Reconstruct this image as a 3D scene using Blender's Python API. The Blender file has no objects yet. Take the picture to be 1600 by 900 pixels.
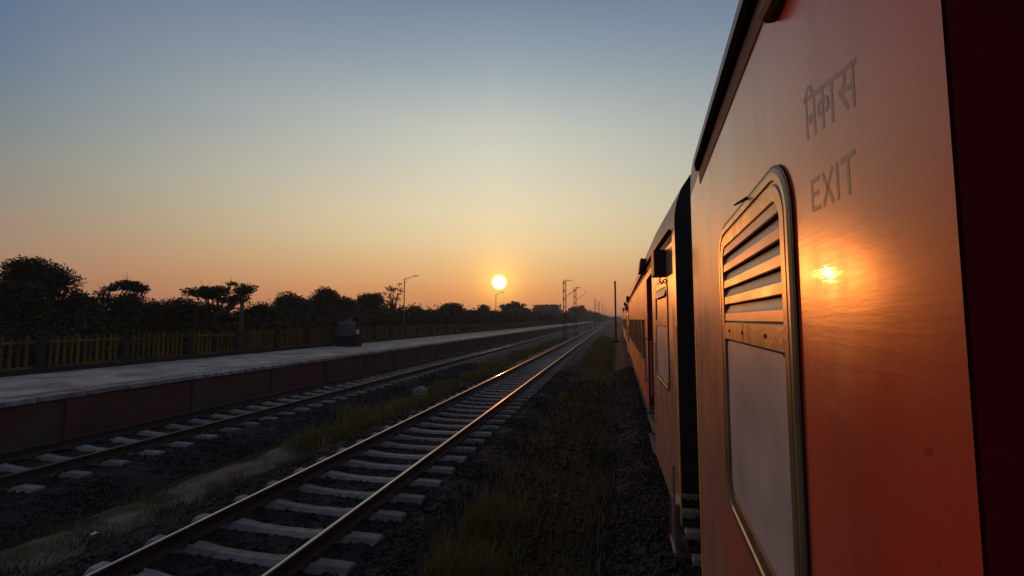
import bpy, bmesh, math, random
import numpy as np
from mathutils import Vector, Matrix

S = bpy.context.scene
COL = S.collection
RNG = np.random.default_rng(7)
random.seed(7)
R = math.radians

# ------------------------------------------------------------------ camera, sky, sun, exposure
cam_d = bpy.data.cameras.new('camera'); cam = bpy.data.objects.new('camera', cam_d); COL.objects.link(cam)
cam_d.sensor_width = 36.0; cam_d.lens = 680 / 1600 * 36
cam_d.clip_start = 0.02; cam_d.clip_end = 9000
cam.location = (0, 0, 2.49)
cam.rotation_euler = (R(90 + 4.12), 0, R(13.05))
S.camera = cam

SUN_AZ, SUN_EL = R(14.74), R(4.87)          # azimuth is measured to the left of +Y
SUN = Vector((-math.sin(SUN_AZ) * math.cos(SUN_EL), math.cos(SUN_AZ) * math.cos(SUN_EL), math.sin(SUN_EL)))

def lin(c):
    return tuple(((v / 255) / 12.92 if v / 255 <= .04045 else ((v / 255 + .055) / 1.055) ** 2.4) for v in c)

world = bpy.data.worlds.new('World'); S.world = world; world.use_nodes = True
nt = world.node_tree; nt.nodes.clear()
N = nt.nodes.new; LK = nt.links.new
def wmath(op, a, b=None, clamp=False):
    n = N('ShaderNodeMath'); n.operation = op; n.use_clamp = clamp
    for i, v in enumerate((a, b)):
        if v is None: continue
        if isinstance(v, (int, float)): n.inputs[i].default_value = v
        else: LK(v, n.inputs[i])
    return n.outputs[0]
def wvec(op, a, b):
    n = N('ShaderNodeVectorMath'); n.operation = op
    for i, v in enumerate((a, b)):
        if isinstance(v, (tuple, list, Vector)): n.inputs[i].default_value = v
        else: LK(v, n.inputs[i])
    return n.outputs['Value'] if op == 'DOT_PRODUCT' else n.outputs['Vector']
def wmix(blend, f, a, b):
    n = N('ShaderNodeMix'); n.data_type = 'RGBA'; n.blend_type = blend
    for s, v in ((n.inputs[0], f), (n.inputs[6], a), (n.inputs[7], b)):
        if isinstance(v, (int, float)): s.default_value = v
        elif isinstance(v, tuple): s.default_value = (*v, 1)
        else: LK(v, s)
    return n.outputs[2]
tc = N('ShaderNodeTexCoord'); vec = tc.outputs['Generated']
nrm = N('ShaderNodeVectorMath'); nrm.operation = 'NORMALIZE'; LK(vec, nrm.inputs[0]); vec = nrm.outputs[0]
sx = N('ShaderNodeSeparateXYZ'); LK(vec, sx.inputs[0])
elev = wmath('MAXIMUM', sx.outputs[2], 0.0)
def ramp(stops):
    r = N('ShaderNodeValToRGB'); cr = r.color_ramp; cr.interpolation = 'B_SPLINE'
    while len(cr.elements) < len(stops): cr.elements.new(.5)
    for e, (p, c) in zip(cr.elements, stops): e.position = p; e.color = (*lin(c), 1)
    LK(elev, r.inputs[0]); return r.outputs[0]
SKY_SUN = [(0, (222, 136, 88)), (.03, (228, 146, 92)), (.085, (236, 170, 102)), (.17, (244, 215, 160)), (.286, (230, 220, 190)),
           (.41, (200, 203, 190)), (.5, (162, 174, 180)), (.61, (117, 137, 159)), (1, (62, 84, 115))]
SKY_SIDE = [(0, (168, 114, 92)), (.066, (172, 128, 102)), (.11, (164, 134, 110)), (.187, (148, 140, 128)), (.276, (125, 135, 137)),
            (.36, (104, 124, 144)), (.435, (96, 116, 144)), (.61, (80, 100, 130)), (1, (60, 80, 110))]
SKY_BACK = [(0, (110, 92, 88)), (.1, (126, 107, 104)), (.25, (108, 101, 110)), (.5, (82, 88, 108)), (1, (62, 77, 102))]
a_, b_, c_ = ramp(SKY_SUN), ramp(SKY_SIDE), ramp(SKY_BACK)
flat = wvec('MULTIPLY', vec, (1, 1, 0))
fn = N('ShaderNodeVectorMath'); fn.operation = 'NORMALIZE'; LK(flat, fn.inputs[0])
caz = wvec('DOT_PRODUCT', fn.outputs[0], (-math.sin(SUN_AZ), math.cos(SUN_AZ), 0))
caz = wmath('MINIMUM', wmath('MAXIMUM', caz, -1), 1)
ang = wmath('ARCCOSINE', caz)
def sstep(x, lo, hi):
    n = N('ShaderNodeMapRange'); n.interpolation_type = 'SMOOTHSTEP'
    LK(x, n.inputs[0]); n.inputs[1].default_value = lo; n.inputs[2].default_value = hi
    return n.outputs[0]
def lstep(x, lo, hi):
    n = N('ShaderNodeMapRange'); n.interpolation_type = 'LINEAR'
    LK(x, n.inputs[0]); n.inputs[1].default_value = lo; n.inputs[2].default_value = hi
    return n.outputs[0]
sky = wmix('MIX', wmath('POWER', lstep(ang, 0, R(50)), 1.35), a_, b_)
sky = wmix('MIX', sstep(ang, R(50), R(170)), sky, c_)
cs = wmath('MINIMUM', wvec('DOT_PRODUCT', vec, tuple(SUN)), 1)
sep = wmath('ARCCOSINE', cs)
def gauss(width):
    q = wmath('DIVIDE', sep, R(width)); return wmath('EXPONENT', wmath('MULTIPLY', wmath('MULTIPLY', q, q), -1.0))
sky = wmix('ADD', gauss(5.5), sky, (.22, .09, -.01))
sky = wmix('ADD', gauss(2.3), sky, (.40, .30, .03))
disc = sstep(sep, R(1.12), R(.3))
sky = wmix('ADD', disc, sky, (5.5, 4.6, 2.4))
# faint uneven high haze in the sky
tn = N('ShaderNodeTexNoise'); tn.inputs['Scale'].default_value = 2.2; tn.inputs['Detail'].default_value = 3
mp = N('ShaderNodeMapping'); mp.inputs['Scale'].default_value = (1, 1, 5); LK(vec, mp.inputs[0]); LK(mp.outputs[0], tn.inputs['Vector'])
nz = N('ShaderNodeMapRange'); LK(tn.outputs[0], nz.inputs[0]); nz.inputs[3].default_value = .965; nz.inputs[4].default_value = 1.035
sc_ = N('ShaderNodeVectorMath'); sc_.operation = 'SCALE'; LK(sky, sc_.inputs[0]); LK(nz.outputs[0], sc_.inputs['Scale'])
bg = N('ShaderNodeBackground'); LK(sc_.outputs[0], bg.inputs[0]); bg.inputs[1].default_value = 1.0
wo = N('ShaderNodeOutputWorld'); LK(bg.outputs[0], wo.inputs[0])
world.cycles.sampling_method = 'MANUAL'; world.cycles.sample_map_resolution = 1024

sun_d = bpy.data.lights.new('sun', 'SUN'); sun_d.energy = 0.44; sun_d.angle = R(.6); sun_d.color = (1, .27, .045)
sun_o = bpy.data.objects.new('sun', sun_d); COL.objects.link(sun_o); sun_o.location = (0, 0, 30)
sun_o.rotation_euler = SUN.to_track_quat('Z', 'Y').to_euler()

S.view_settings.view_transform = 'Standard'; S.view_settings.look = 'None'
S.view_settings.exposure = 0; S.view_settings.gamma = 1
S.render.engine = 'CYCLES'
S.cycles.use_denoising = True
S.cycles.max_bounces = 6; S.cycles.volume_bounces = 0; S.cycles.diffuse_bounces = 3; S.cycles.glossy_bounces = 3
S.cycles.sample_clamp_indirect = 4
S.cycles.caustics_reflective = False; S.cycles.caustics_refractive = False

# ------------------------------------------------------------------ materials
def mat(name, col, rough=.7, metal=0, col2=None, nscale=6, stretch=(1, 1, 1), bump=0, bscale=40, bstretch=(1, 1, 1),
        spec=.5, coat=0, detail=6, lo=.35, hi=.65, rvar=0, vary=0, third=None, tscale=1.5, emit=None, trans=0):
    m = bpy.data.materials.new(name); m.use_nodes = True
    t = m.node_tree; b = t.nodes['Principled BSDF']; L = t.links.new
    b.inputs['Base Color'].default_value = (*col, 1); b.inputs['Roughness'].default_value = rough
    b.inputs['Metallic'].default_value = metal; b.inputs['Specular IOR Level'].default_value = spec
    b.inputs['Coat Weight'].default_value = coat; b.inputs['Coat Roughness'].default_value = .1
    b.inputs['Transmission Weight'].default_value = trans
    g = t.nodes.new('ShaderNodeTexCoord')
    def noise(sc, st, det=6):
        mpn = t.nodes.new('ShaderNodeMapping'); mpn.inputs['Scale'].default_value = st; L(g.outputs['Object'], mpn.inputs[0])
        n = t.nodes.new('ShaderNodeTexNoise'); n.inputs['Scale'].default_value = sc; n.inputs['Detail'].default_value = det
        L(mpn.outputs[0], n.inputs['Vector']); return n.outputs[0]
    def rng(x, a, b2, c=0, d=1):
        n = t.nodes.new('ShaderNodeMapRange'); L(x, n.inputs[0])
        for i, v in enumerate((a, b2, c, d)): n.inputs[i + 1].default_value = v
        return n.outputs[0]
    def mixc(f, a, b2):
        n = t.nodes.new('ShaderNodeMix'); n.data_type = 'RGBA'; L(f, n.inputs[0])
        for s, v in ((n.inputs[6], a), (n.inputs[7], b2)):
            if isinstance(v, tuple): s.default_value = (*v, 1)
            else: L(v, s)
        return n.outputs[2]
    if col2:
        f = rng(noise(nscale, stretch, detail), lo, hi)
        c = mixc(f, col, col2)
        if third: c = mixc(rng(noise(tscale, (1, 1, 1), 4), .5, .62), c, third)
        L(c, b.inputs['Base Color'])
        if rvar: L(rng(noise(nscale * 1.7, stretch, detail), .3, .7, rough - rvar, rough + rvar), b.inputs['Roughness'])
    if vary and col2:
        oi = t.nodes.new('ShaderNodeObjectInfo'); hs = t.nodes.new('ShaderNodeHueSaturation')
        L(rng(oi.outputs['Random'], 0, 1, 1 - vary, 1 + vary), hs.inputs['Value']); L(c, hs.inputs['Color']); L(hs.outputs[0], b.inputs['Base Color'])
        mo = t.nodes.new('ShaderNodeMapping'); L(g.outputs['Object'], mo.inputs[0])
    if bump:
        bn = t.nodes.new('ShaderNodeBump'); bn.inputs['Strength'].default_value = bump; bn.inputs['Distance'].default_value = .02
        L(noise(bscale, bstretch), bn.inputs['Height']); L(bn.outputs[0], b.inputs['Normal'])
    return m

M = {}
M['ballast'] = mat('ballast', (.022, .019, .017), .9, col2=(.040, .034, .030), nscale=30, bump=.8, bscale=60, spec=.2)
M['stone'] = mat('ballast_stone', (.020, .018, .016), .85, col2=(.055, .047, .041), nscale=9, lo=.4, hi=.7, spec=.2)
M['ground'] = mat('ground', (.024, .022, .014), .95, col2=(.045, .038, .024), nscale=2.6, bump=.9, bscale=16, spec=.1,
                  third=(.045, .05, .022), tscale=.35)
M['path'] = mat('dirt_path', (.23, .18, .12), .95, col2=(.11, .088, .058), nscale=2.2, bump=.5, bscale=22, spec=.1, third=(.07, .075, .035), tscale=1.1)
M['sleeper'] = mat('sleeper_concrete', (.36, .305, .27), .85, col2=(.21, .18, .155), nscale=5, bump=.25, bscale=50, spec=.25, vary=.22)
M['rail_side'] = mat('rail_rust', (.035, .02, .014), .8, col2=(.06, .032, .02), nscale=12, bump=.2, bscale=90)
M['rail_top'] = mat('rail_polished_steel', (.62, .62, .64), .12, metal=1, col2=(.45, .44, .44), nscale=3, stretch=(6, .3, 1))
M['rail_dull'] = mat('rail_dull_steel', (.07, .05, .04), .6, metal=.5, col2=(.05, .035, .03), nscale=3)
M['rail_shoulder'] = mat('rail_shoulder_steel', (.13, .115, .10), .42, metal=.8, col2=(.08, .06, .05), nscale=4, stretch=(4, .5, 1))
M['clip'] = mat('clip_iron', (.04, .03, .025), .7, metal=.4)
M['coping'] = mat('coping_paint', (.40, .41, .42), .85, col2=(.10, .10, .10), nscale=5, lo=.42, hi=.66, bump=.5, bscale=20, spec=.2, vary=.25)
M['coping_dark'] = mat('coping_worn', (.36, .33, .31), .85, col2=(.17, .15, .14), nscale=3, lo=.35, hi=.7, bump=.35, bscale=20, spec=.2)
M['platform_top'] = mat('platform_paving', (.62, .51, .41), .9, col2=(.38, .31, .25), nscale=1.3, bump=.4, bscale=15, spec=.15, third=(.34, .25, .22), tscale=.8)
M['red_line'] = mat('red_line', (.34, .10, .07), .85, col2=(.30, .22, .19), nscale=3, spec=.2)
M['plat_wall'] = mat('platform_wall_red', (.15, .060, .050), .9, col2=(.10, .055, .046), nscale=1.4, bump=.3, bscale=12, spec=.15, third=(.10, .078, .066), tscale=.9)
M['fence'] = mat('fence_yellow', (.15, .105, .02), .8, col2=(.09, .055, .018), nscale=4, spec=.15, third=(.07, .06, .03), tscale=1.2, vary=.35)
M['fence_post'] = mat('fence_post_concrete', (.030, .028, .024), .9, col2=(.02, .018, .015), nscale=4)
M['steel'] = mat('painted_steel_grey', (.16, .155, .15), .55, metal=.3, col2=(.09, .08, .07), nscale=4)
M['galv'] = mat('galvanised', (.28, .28, .28), .5, metal=.6)
M['mast'] = mat('mast_rusty', (.10, .05, .035), .7, metal=.2, col2=(.06, .035, .03), nscale=5)
M['insul'] = mat('insulator', (.20, .07, .04), .3)
M['pole_conc'] = mat('pole_concrete', (.09, .085, .075), .85, col2=(.06, .055, .048), nscale=4)
M['bark'] = mat('bark', (.07, .05, .036), .95, col2=(.035, .026, .02), nscale=8, stretch=(1, 1, .3), bump=.5, bscale=30)
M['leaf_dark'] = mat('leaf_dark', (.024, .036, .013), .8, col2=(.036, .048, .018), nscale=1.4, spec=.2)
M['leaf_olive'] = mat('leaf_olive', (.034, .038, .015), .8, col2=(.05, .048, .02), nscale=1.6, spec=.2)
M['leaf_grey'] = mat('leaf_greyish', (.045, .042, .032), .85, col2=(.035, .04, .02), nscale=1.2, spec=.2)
M['wood_far'] = mat('woodland', (.045, .05, .028), .85, col2=(.06, .055, .03), nscale=.05, spec=.1)
M['grass'] = mat('grass', (.17, .165, .05), .8, col2=(.26, .21, .07), nscale=1.3, spec=.15)
M['grass_dry'] = mat('grass_dry', (.20, .15, .07), .85, col2=(.10, .085, .04), nscale=1.6, spec=.15)
M['grass_verge'] = mat('grass_weedy', (.26, .22, .075), .85, col2=(.29, .19, .09), nscale=1.6, spec=.1)  # straw-toned grass for the weedy verges
M['hut_wall'] = mat('hut_wall', (.25, .23, .22), .9, col2=(.18, .16, .15), nscale=2)
M['sheet'] = mat('roof_sheet', (.22, .225, .24), .6, metal=.2, col2=(.15, .14, .15), nscale=1)
M['tank'] = mat('tank_grey', (.12, .115, .12), .75, col2=(.08, .075, .08), nscale=3)
M['white'] = mat('white_enamel', (.8, .8, .78), .5)
M['marker'] = mat('marker_whitewash', (.42, .40, .42), .85, col2=(.30, .28, .30), nscale=7)
M['marker_dark'] = mat('marker_band', (.12, .115, .12), .85)
# coach
def coach_paint(name, base, fade, dirt, sheen=.03, sky_tint=None):
    m = bpy.data.materials.new(name); m.use_nodes = True
    t = m.node_tree; b = t.nodes['Principled BSDF']; L = t.links.new
    g = t.nodes.new('ShaderNodeTexCoord')
    def noise(sc, st, det=6, rg=.55):
        mpn = t.nodes.new('ShaderNodeMapping'); mpn.inputs['Scale'].default_value = st; L(g.outputs['Object'], mpn.inputs[0])
        n = t.nodes.new('ShaderNodeTexNoise'); n.inputs['Scale'].default_value = sc; n.inputs['Detail'].default_value = det
        n.inputs['Roughness'].default_value = rg
        L(mpn.outputs[0], n.inputs['Vector']); return n.outputs[0]
    def rng(x, a, b2, c=0, d=1):
        n = t.nodes.new('ShaderNodeMapRange'); L(x, n.inputs[0])
        for i, v in enumerate((a, b2, c, d)): n.inputs[i + 1].default_value = v
        return n.outputs[0]
    def mixc(f, a, b2):
        n = t.nodes.new('ShaderNodeMix'); n.data_type = 'RGBA'; L(f, n.inputs[0])
        for s, v in ((n.inputs[6], a), (n.inputs[7], b2)):
            if isinstance(v, tuple): s.default_value = (*v, 1)
            else: L(v, s)
        return n.outputs[2]
    def mth(op, a, c):
        n = t.nodes.new('ShaderNodeMath'); n.operation = op
        for i, v in enumerate((a, c)):
            if isinstance(v, (int, float)): n.inputs[i].default_value = v
            else: L(v, n.inputs[i])
        return n.outputs[0]
    c = mixc(rng(noise(1.1, (1, 1, .7), 5), .38, .66), base, fade)
    if sky_tint:                                   # grazing sky reflection painted into the colour, stronger toward the coach's end
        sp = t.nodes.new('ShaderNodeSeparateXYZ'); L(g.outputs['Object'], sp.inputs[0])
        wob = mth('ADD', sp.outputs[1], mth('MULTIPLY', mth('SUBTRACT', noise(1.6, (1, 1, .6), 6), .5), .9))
        c = mixc(rng(wob, sky_tint[0], sky_tint[1]), c, sky_tint[2])
    streak = rng(noise(3.4, (1, 1.0, .14), 5, .6), .52, .80, 0, .75)
    c = mixc(streak, c, dirt)
    spots = rng(noise(22, (1, 1, 1), 3), .70, .76, 0, .75)
    c = mixc(spots, c, (.05, .018, .012))
    L(c, b.inputs['Base Color'])
    r = rng(noise(3.2, (1, 1, .5), 7), .3, .7, .22, .32)
    r = mth('ADD', r, mth('MULTIPLY', streak, .10))
    L(r, b.inputs['Roughness'])
    b.inputs['Specular IOR Level'].default_value = .27; b.inputs['Specular Tint'].default_value = (1, .56, .42, 1)
    b.inputs['Anisotropic'].default_value = .7
    cx = t.nodes.new('ShaderNodeCombineXYZ'); cx.inputs[2].default_value = 1      # brushed flat by hand: rougher up and down than along
    L(cx.outputs[0], b.inputs['Tangent'])
    b.inputs['Coat Weight'].default_value = .14; b.inputs['Coat Tint'].default_value = (1, .93, .88, 1); b.inputs['Coat IOR'].default_value = 1.45
    L(rng(noise(60, (1, .2, 1), 4), .35, .7, .03, .07), b.inputs['Coat Roughness'])
    b.inputs['Sheen Weight'].default_value = sheen; b.inputs['Sheen Roughness'].default_value = .3
    b.inputs['Sheen Tint'].default_value = (.95, .80, .66, 1)
    h = mth('MULTIPLY', noise(1.3, (1, .7, 1), 1), .5)
    h = mth('ADD', h, mth('MULTIPLY', noise(30, (1, .12, 1.5), 4), .050))
    h = mth('ADD', h, mth('MULTIPLY', noise(170, (1, .3, 1), 2), .0010))
    bn = t.nodes.new('ShaderNodeBump'); bn.inputs['Strength'].default_value = .30; bn.inputs['Distance'].default_value = .03
    L(h, bn.inputs['Height']); L(bn.outputs[0], b.inputs['Normal']); L(bn.outputs[0], b.inputs['Coat Normal'])
    return m
M['paint'] = coach_paint('coach_paint_red', (.62, .070, .032), (.58, .12, .065), (.20, .06, .04))
M['paint_end_sky'] = coach_paint('coach_paint_sky_tint', (.45, .22, .15), (.38, .24, .18), (.22, .12, .09), .05)  # beige base colour imitates sky reflected at a grazing angle
M['paint_near'] = coach_paint('coach_paint_near', (.64, .070, .032), (.58, .12, .065), (.20, .06, .04), .03, (18.437 + (1.25 - .607), 18.437 + (2.7 - .607), (.43, .22, .15)))  # red paint blending to a beige that imitates reflected sky
M['jamb'] = mat('maroon_jamb', (.26, .012, .022), .6, col2=(.20, .012, .018), nscale=3)
M['gutter'] = mat('gutter_dark', (.012, .009, .009), .9, col2=(.022, .014, .012), nscale=6, spec=0)
M['gutter_band'] = mat('cornice_band', (.16, .045, .025), .7, col2=(.10, .035, .022), nscale=5, spec=.2)
M['roof'] = mat('coach_roof', (.42, .40, .37), .55, col2=(.26, .24, .22), nscale=2)
M['end_dark'] = mat('coach_end_dark', (.022, .022, .024), .75, col2=(.03, .024, .022), nscale=3)
M['yellow'] = mat('yellow_stripe', (.70, .36, .02), .6, col2=(.42, .22, .03), nscale=5)
M['frame'] = mat('window_frame_aluminium', (.34, .27, .17), .38, metal=.65, col2=(.24, .18, .11), nscale=9, stretch=(1, 1, .3), rvar=.08, bump=.05, bscale=60)
M['gasket'] = mat('rubber_gasket', (.014, .012, .011), .6)
M['slat'] = mat('louvre_slat', (.74, .42, .27), .38, metal=.1, col2=(.56, .30, .18), nscale=7, stretch=(1, .4, 1), rvar=.06)
M['opal'] = mat('opal_panel', (.60, .51, .47), .42, col2=(.46, .38, .35), nscale=2.6, rvar=.05, bump=.03, bscale=12)
M['black'] = mat('black_void', (.008, .008, .009), .9)
M['glass'] = mat('tinted_glass', (.012, .013, .016), .08, spec=.6)
M['letters'] = mat('stencil_lettering', (.22, .22, .175), .4, col2=(.56, .12, .07), nscale=24, lo=.36, hi=.62, spec=.3)
M['screw'] = mat('screw_rust', (.05, .02, .012), .7)
M['under'] = mat('undergear', (.035, .03, .028), .8, metal=.3, col2=(.06, .045, .035), nscale=5)
M['lamp_shell'] = mat('lamp_box_shell', (.022, .016, .016), .6)
M['step'] = mat('step_steel', (.22, .15, .15), .5, metal=.4, col2=(.12, .09, .09), nscale=6)

# ------------------------------------------------------------------ helpers
def tag(o, label=None, cat=None, group=None, kind=None):
    if label: o['label'] = label
    if cat: o['category'] = cat
    if group: o['group'] = group
    if kind: o['kind'] = kind
    return o
def empty(name, loc=(0, 0, 0), rz=0.0):
    o = bpy.data.objects.new(name, None); COL.objects.link(o); o.location = loc; o.rotation_euler = (0, 0, rz)
    o.empty_display_size = .2
    return o
def link(name, me, mats, parent=None):
    o = bpy.data.objects.new(name, me); COL.objects.link(o)
    if mats is not None and not me.materials:
        for m in (mats if isinstance(mats, (list, tuple)) else [mats]): me.materials.append(m)
    if parent: o.parent = parent
    return o
def npmesh(name, V, F, smooth=False):
    V = np.asarray(V, dtype=np.float32); F = np.asarray(F, dtype=np.int32); k = F.shape[1]
    me = bpy.data.meshes.new(name)
    me.vertices.add(len(V)); me.vertices.foreach_set('co', V.ravel())
    me.loops.add(F.size); me.loops.foreach_set('vertex_index', F.ravel())
    me.polygons.add(len(F)); me.polygons.foreach_set('loop_start', np.arange(0, F.size, k, dtype=np.int32))
    me.polygons.foreach_set('loop_total', np.full(len(F), k, dtype=np.int32))
    if smooth: me.polygons.foreach_set('use_smooth', np.ones(len(F), dtype=bool))
    me.update(calc_edges=True); me.validate(); return me
class MB:
    def __init__(s): s.v = []; s.f = []; s.mi = []
    def add(s, vs, fs, mi=0):
        n = len(s.v); s.v += [tuple(v) for v in vs]; s.f += [tuple(i + n for i in f) for f in fs]; s.mi += [mi] * len(fs); return s
    def box(s, x0, x1, y0, y1, z0, z1, mi=0):
        vs = [(x, y, z) for z in (z0, z1) for y in (y0, y1) for x in (x0, x1)]
        return s.add(vs, [(0, 2, 3, 1), (4, 5, 7, 6), (0, 1, 5, 4), (2, 6, 7, 3), (0, 4, 6, 2), (1, 3, 7, 5)], mi)
    def prism(s, prof, y0, y1, mi=0):                 # profile in x,z extruded along y
        n = len(prof)
        vs = [(x, y0, z) for x, z in prof] + [(x, y1, z) for x, z in prof]
        fs = [(i, (i + 1) % n, n + (i + 1) % n, n + i) for i in range(n)] + [tuple(range(n))[::-1], tuple(range(n, 2 * n))]
        return s.add(vs, fs, mi)
    def tube(s, p, q, r0, r1=None, n=8, mi=0, caps=True):
        r1 = r0 if r1 is None else r1
        p, q = Vector(p), Vector(q); d = (q - p).normalized()
        u = d.orthogonal().normalized(); w = d.cross(u)
        vs = []
        for c, r in ((p, r0), (q, r1)):
            for i in range(n):
                a = 2 * math.pi * i / n; vs.append(c + u * (r * math.cos(a)) + w * (r * math.sin(a)))
        fs = [(i, (i + 1) % n, n + (i + 1) % n, n + i) for i in range(n)]
        if caps: fs += [tuple(range(n))[::-1], tuple(range(n, 2 * n))]
        return s.add(vs, fs, mi)
    def build(s, name, m, parent=None, bevel=0, smooth=False):
        me = bpy.data.meshes.new(name); me.from_pydata(s.v, [], s.f)
        mats = m if isinstance(m, (list, tuple)) else [m]
        for x in mats: me.materials.append(x)
        if len(mats) > 1: me.polygons.foreach_set('material_index', s.mi)
        bm = bmesh.new(); bm.from_mesh(me); bmesh.ops.recalc_face_normals(bm, faces=bm.faces)
        if bevel: bmesh.ops.bevel(bm, geom=bm.edges[:], offset=bevel, segments=2, affect='EDGES', profile=.7)
        bm.to_mesh(me); bm.free()
        if smooth: me.polygons.foreach_set('use_smooth', [True] * len(me.polygons))
        me.update()
        o = bpy.data.objects.new(name, me); COL.objects.link(o)
        if parent: o.parent = parent
        return o
def rrect(y0, y1, z0, z1, r, n=6):                    # rounded rectangle outline in (y, z)
    pts = []
    for cy, cz, a0 in ((y1 - r, z1 - r, 0), (y0 + r, z1 - r, 90), (y0 + r, z0 + r, 180), (y1 - r, z0 + r, 270)):
        for i in range(n + 1):
            a = R(a0 + 90 * i / n); pts.append((cy + r * math.cos(a), cz + r * math.sin(a)))
    return pts
def fbm(x, y, seed=0, octs=4, scale=1.0):
    r = np.random.default_rng(seed); out = np.zeros_like(x); amp = 1.0; f = scale
    for _ in range(octs):
        for _k in range(4):
            a = r.uniform(0, 6.28); ph = r.uniform(0, 6.28); ff = f * r.uniform(.7, 1.4)
            out += amp * .25 * np.sin((x * math.cos(a) + y * math.sin(a)) * ff + ph + 1.3 * np.sin((x * math.sin(a) - y * math.cos(a)) * ff * .7 + ph))
        amp *= .5; f *= 2.1
    return out
def grid_mesh(name, xs, ys, zf, m, parent=None, smooth=True):
    X, Y = np.meshgrid(xs, ys); Z = zf(X, Y)
    V = np.stack([X, Y, Z], -1).reshape(-1, 3); nx = len(xs); ny = len(ys)
    i = np.arange(nx - 1)[None, :] + (np.arange(ny - 1) * nx)[:, None]
    F = np.stack([i, i + 1, i + 1 + nx, i + nx], -1).reshape(-1, 4)
    return link(name, npmesh(name, V, F, smooth), m, parent)

# ------------------------------------------------------------------ ground
T1, T2 = -4.20, -10.34                     # centre lines of the two other tracks
SLOPE = .0115                              # the train's own line drifts to the right
def own_x(y): return 2.22 + SLOPE * (y - 7)
GZ = -.52
ys = np.concatenate([np.arange(-60, 0, 6), np.arange(0, 30, .35), np.arange(30, 80, 1.5), np.arange(80, 300, 15), np.arange(300, 2401, 150)])
xs = np.concatenate([np.arange(-900, -100, 80), np.arange(-100, -30, 7), np.arange(-30, 6, .35), np.arange(6, 40, 4), np.arange(40, 901, 120)])
def gz(x, y):
    near = np.clip(1 - np.abs(y) / 120, 0, 1) * ((x > -60) & (x < 20))
    return GZ + .05 * near * fbm(x, y, 3, 3, 1.1)
tag(grid_mesh('ground', xs, ys, gz, M['ground']), kind='structure')
# the lighter trodden strips between and beside the tracks
def strip(name, cx, hw, y0, y1, m, seed, dz=.05):
    yy = np.arange(y0, y1, .08); xx = np.linspace(-hw, hw, 33)
    U, Y = np.meshgrid(xx, yy)
    wob = .22 * fbm(Y * 0 + 5, Y, seed, 3, .5); wid = 1 + .35 * fbm(Y * 0 + 9, Y, seed + 5, 3, .9)
    X = cx + wob + U * wid
    Z = gz(X, Y) + dz * (1 - (U / hw) ** 2) - .030 + .035 * fbm(X, Y, seed + 9, 4, 4.5) - .05 * np.clip((Y - 11) / 5, 0, 2.5)
    V = np.stack([X, Y, Z], -1).reshape(-1, 3); nx = len(xx); ny = len(yy)
    i = np.arange(nx - 1)[None, :] + (np.arange(ny - 1) * nx)[:, None]
    F = np.stack([i, i + 1, i + 1 + nx, i + nx], -1).reshape(-1, 4)
    return link(name, npmesh(name, V, F, True), m)
tag(strip('dirt_path', -7.15, .62, -2, 60, M['path'], 11, .085), kind='structure')

# ------------------------------------------------------------------ ballast beds
def bed_height(u):                         # u = distance from the track's centre
    return np.where(u < 1.72, -.245 - .02 * (u < .62), -.245 - (u - 1.72) * .36)
def bed(name, cxf, seed):
    ys = np.concatenate([np.arange(-12, 26, .09), np.arange(26, 70, .5), np.arange(70, 400, 6), np.arange(400, 1500, 90)])
    us = np.linspace(-2.65, 2.65, 60)
    U, Y = np.meshgrid(us, ys)
    X = U + cxf(Y)
    Z = bed_height(np.abs(U))
    Z = Z + RNG.normal(0, .012, Z.shape) * (np.abs(Y) < 30) + .025 * fbm(X, Y, seed, 3, 2.5) * (np.abs(U) > 1.3)
    Z = np.where(np.abs(U) > 2.6, -.75, Z)
    V = np.stack([X, Y, Z], -1).reshape(-1, 3); nx = len(us); ny = len(ys)
    i = np.arange(nx - 1)[None, :] + (np.arange(ny - 1) * nx)[:, None]
    F = np.stack([i, i + 1, i + 1 + nx, i + nx], -1).reshape(-1, 4)
    return tag(link(name, npmesh(name, V, F), M['ballast']), kind='structure')
bed('ballast_bed', lambda y: T1 + 0 * y, 21)
bed('ballast_bed', lambda y: T2 + 0 * y, 22)
bed('ballast_bed', own_x, 23)
# loose stones, real geometry
ICO = np.array([[0, 0, 1], [.9, 0, .35], [.28, .85, .35], [-.72, .53, .35], [-.72, -.53, .35], [.28, -.85, .35], [.3, .3, -.8], [-.5, 0, -.8], [.2, -.5, -.8]])
ICF = np.array([[0, 1, 2], [0, 2, 3], [0, 3, 4], [0, 4, 5], [0, 5, 1], [1, 6, 2], [2, 6, 3], [3, 6, 7], [3, 7, 4], [4, 7, 8], [4, 8, 5], [5, 8, 1], [1, 8, 6], [6, 8, 7]])
def stones(name, n, pos, size):
    P, SZ = pos(n), size(n); n = len(P)
    q = RNG.normal(size=(n, 4)); q /= np.linalg.norm(q, axis=1)[:, None]
    w, x, y, z = q.T
    Rm = np.stack([1 - 2 * (y * y + z * z), 2 * (x * y - z * w), 2 * (x * z + y * w), 2 * (x * y + z * w), 1 - 2 * (x * x + z * z), 2 * (y * z - x * w),
                   2 * (x * z - y * w), 2 * (y * z + x * w), 1 - 2 * (x * x + y * y)], -1).reshape(-1, 3, 3)
    B = ICO[None] * (1 + RNG.uniform(-.28, .28, (n, 9, 1))) * RNG.uniform(.6, 1.15, (n, 1, 3))
    V = np.einsum('nij,nkj->nki', Rm, B) * SZ[:, None, None] + P[:, None, :]
    F = (ICF[None] + (np.arange(n) * 9)[:, None, None]).reshape(-1, 3)
    return link(name, npmesh(name, V.reshape(-1, 3), F), M['stone'])
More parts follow.
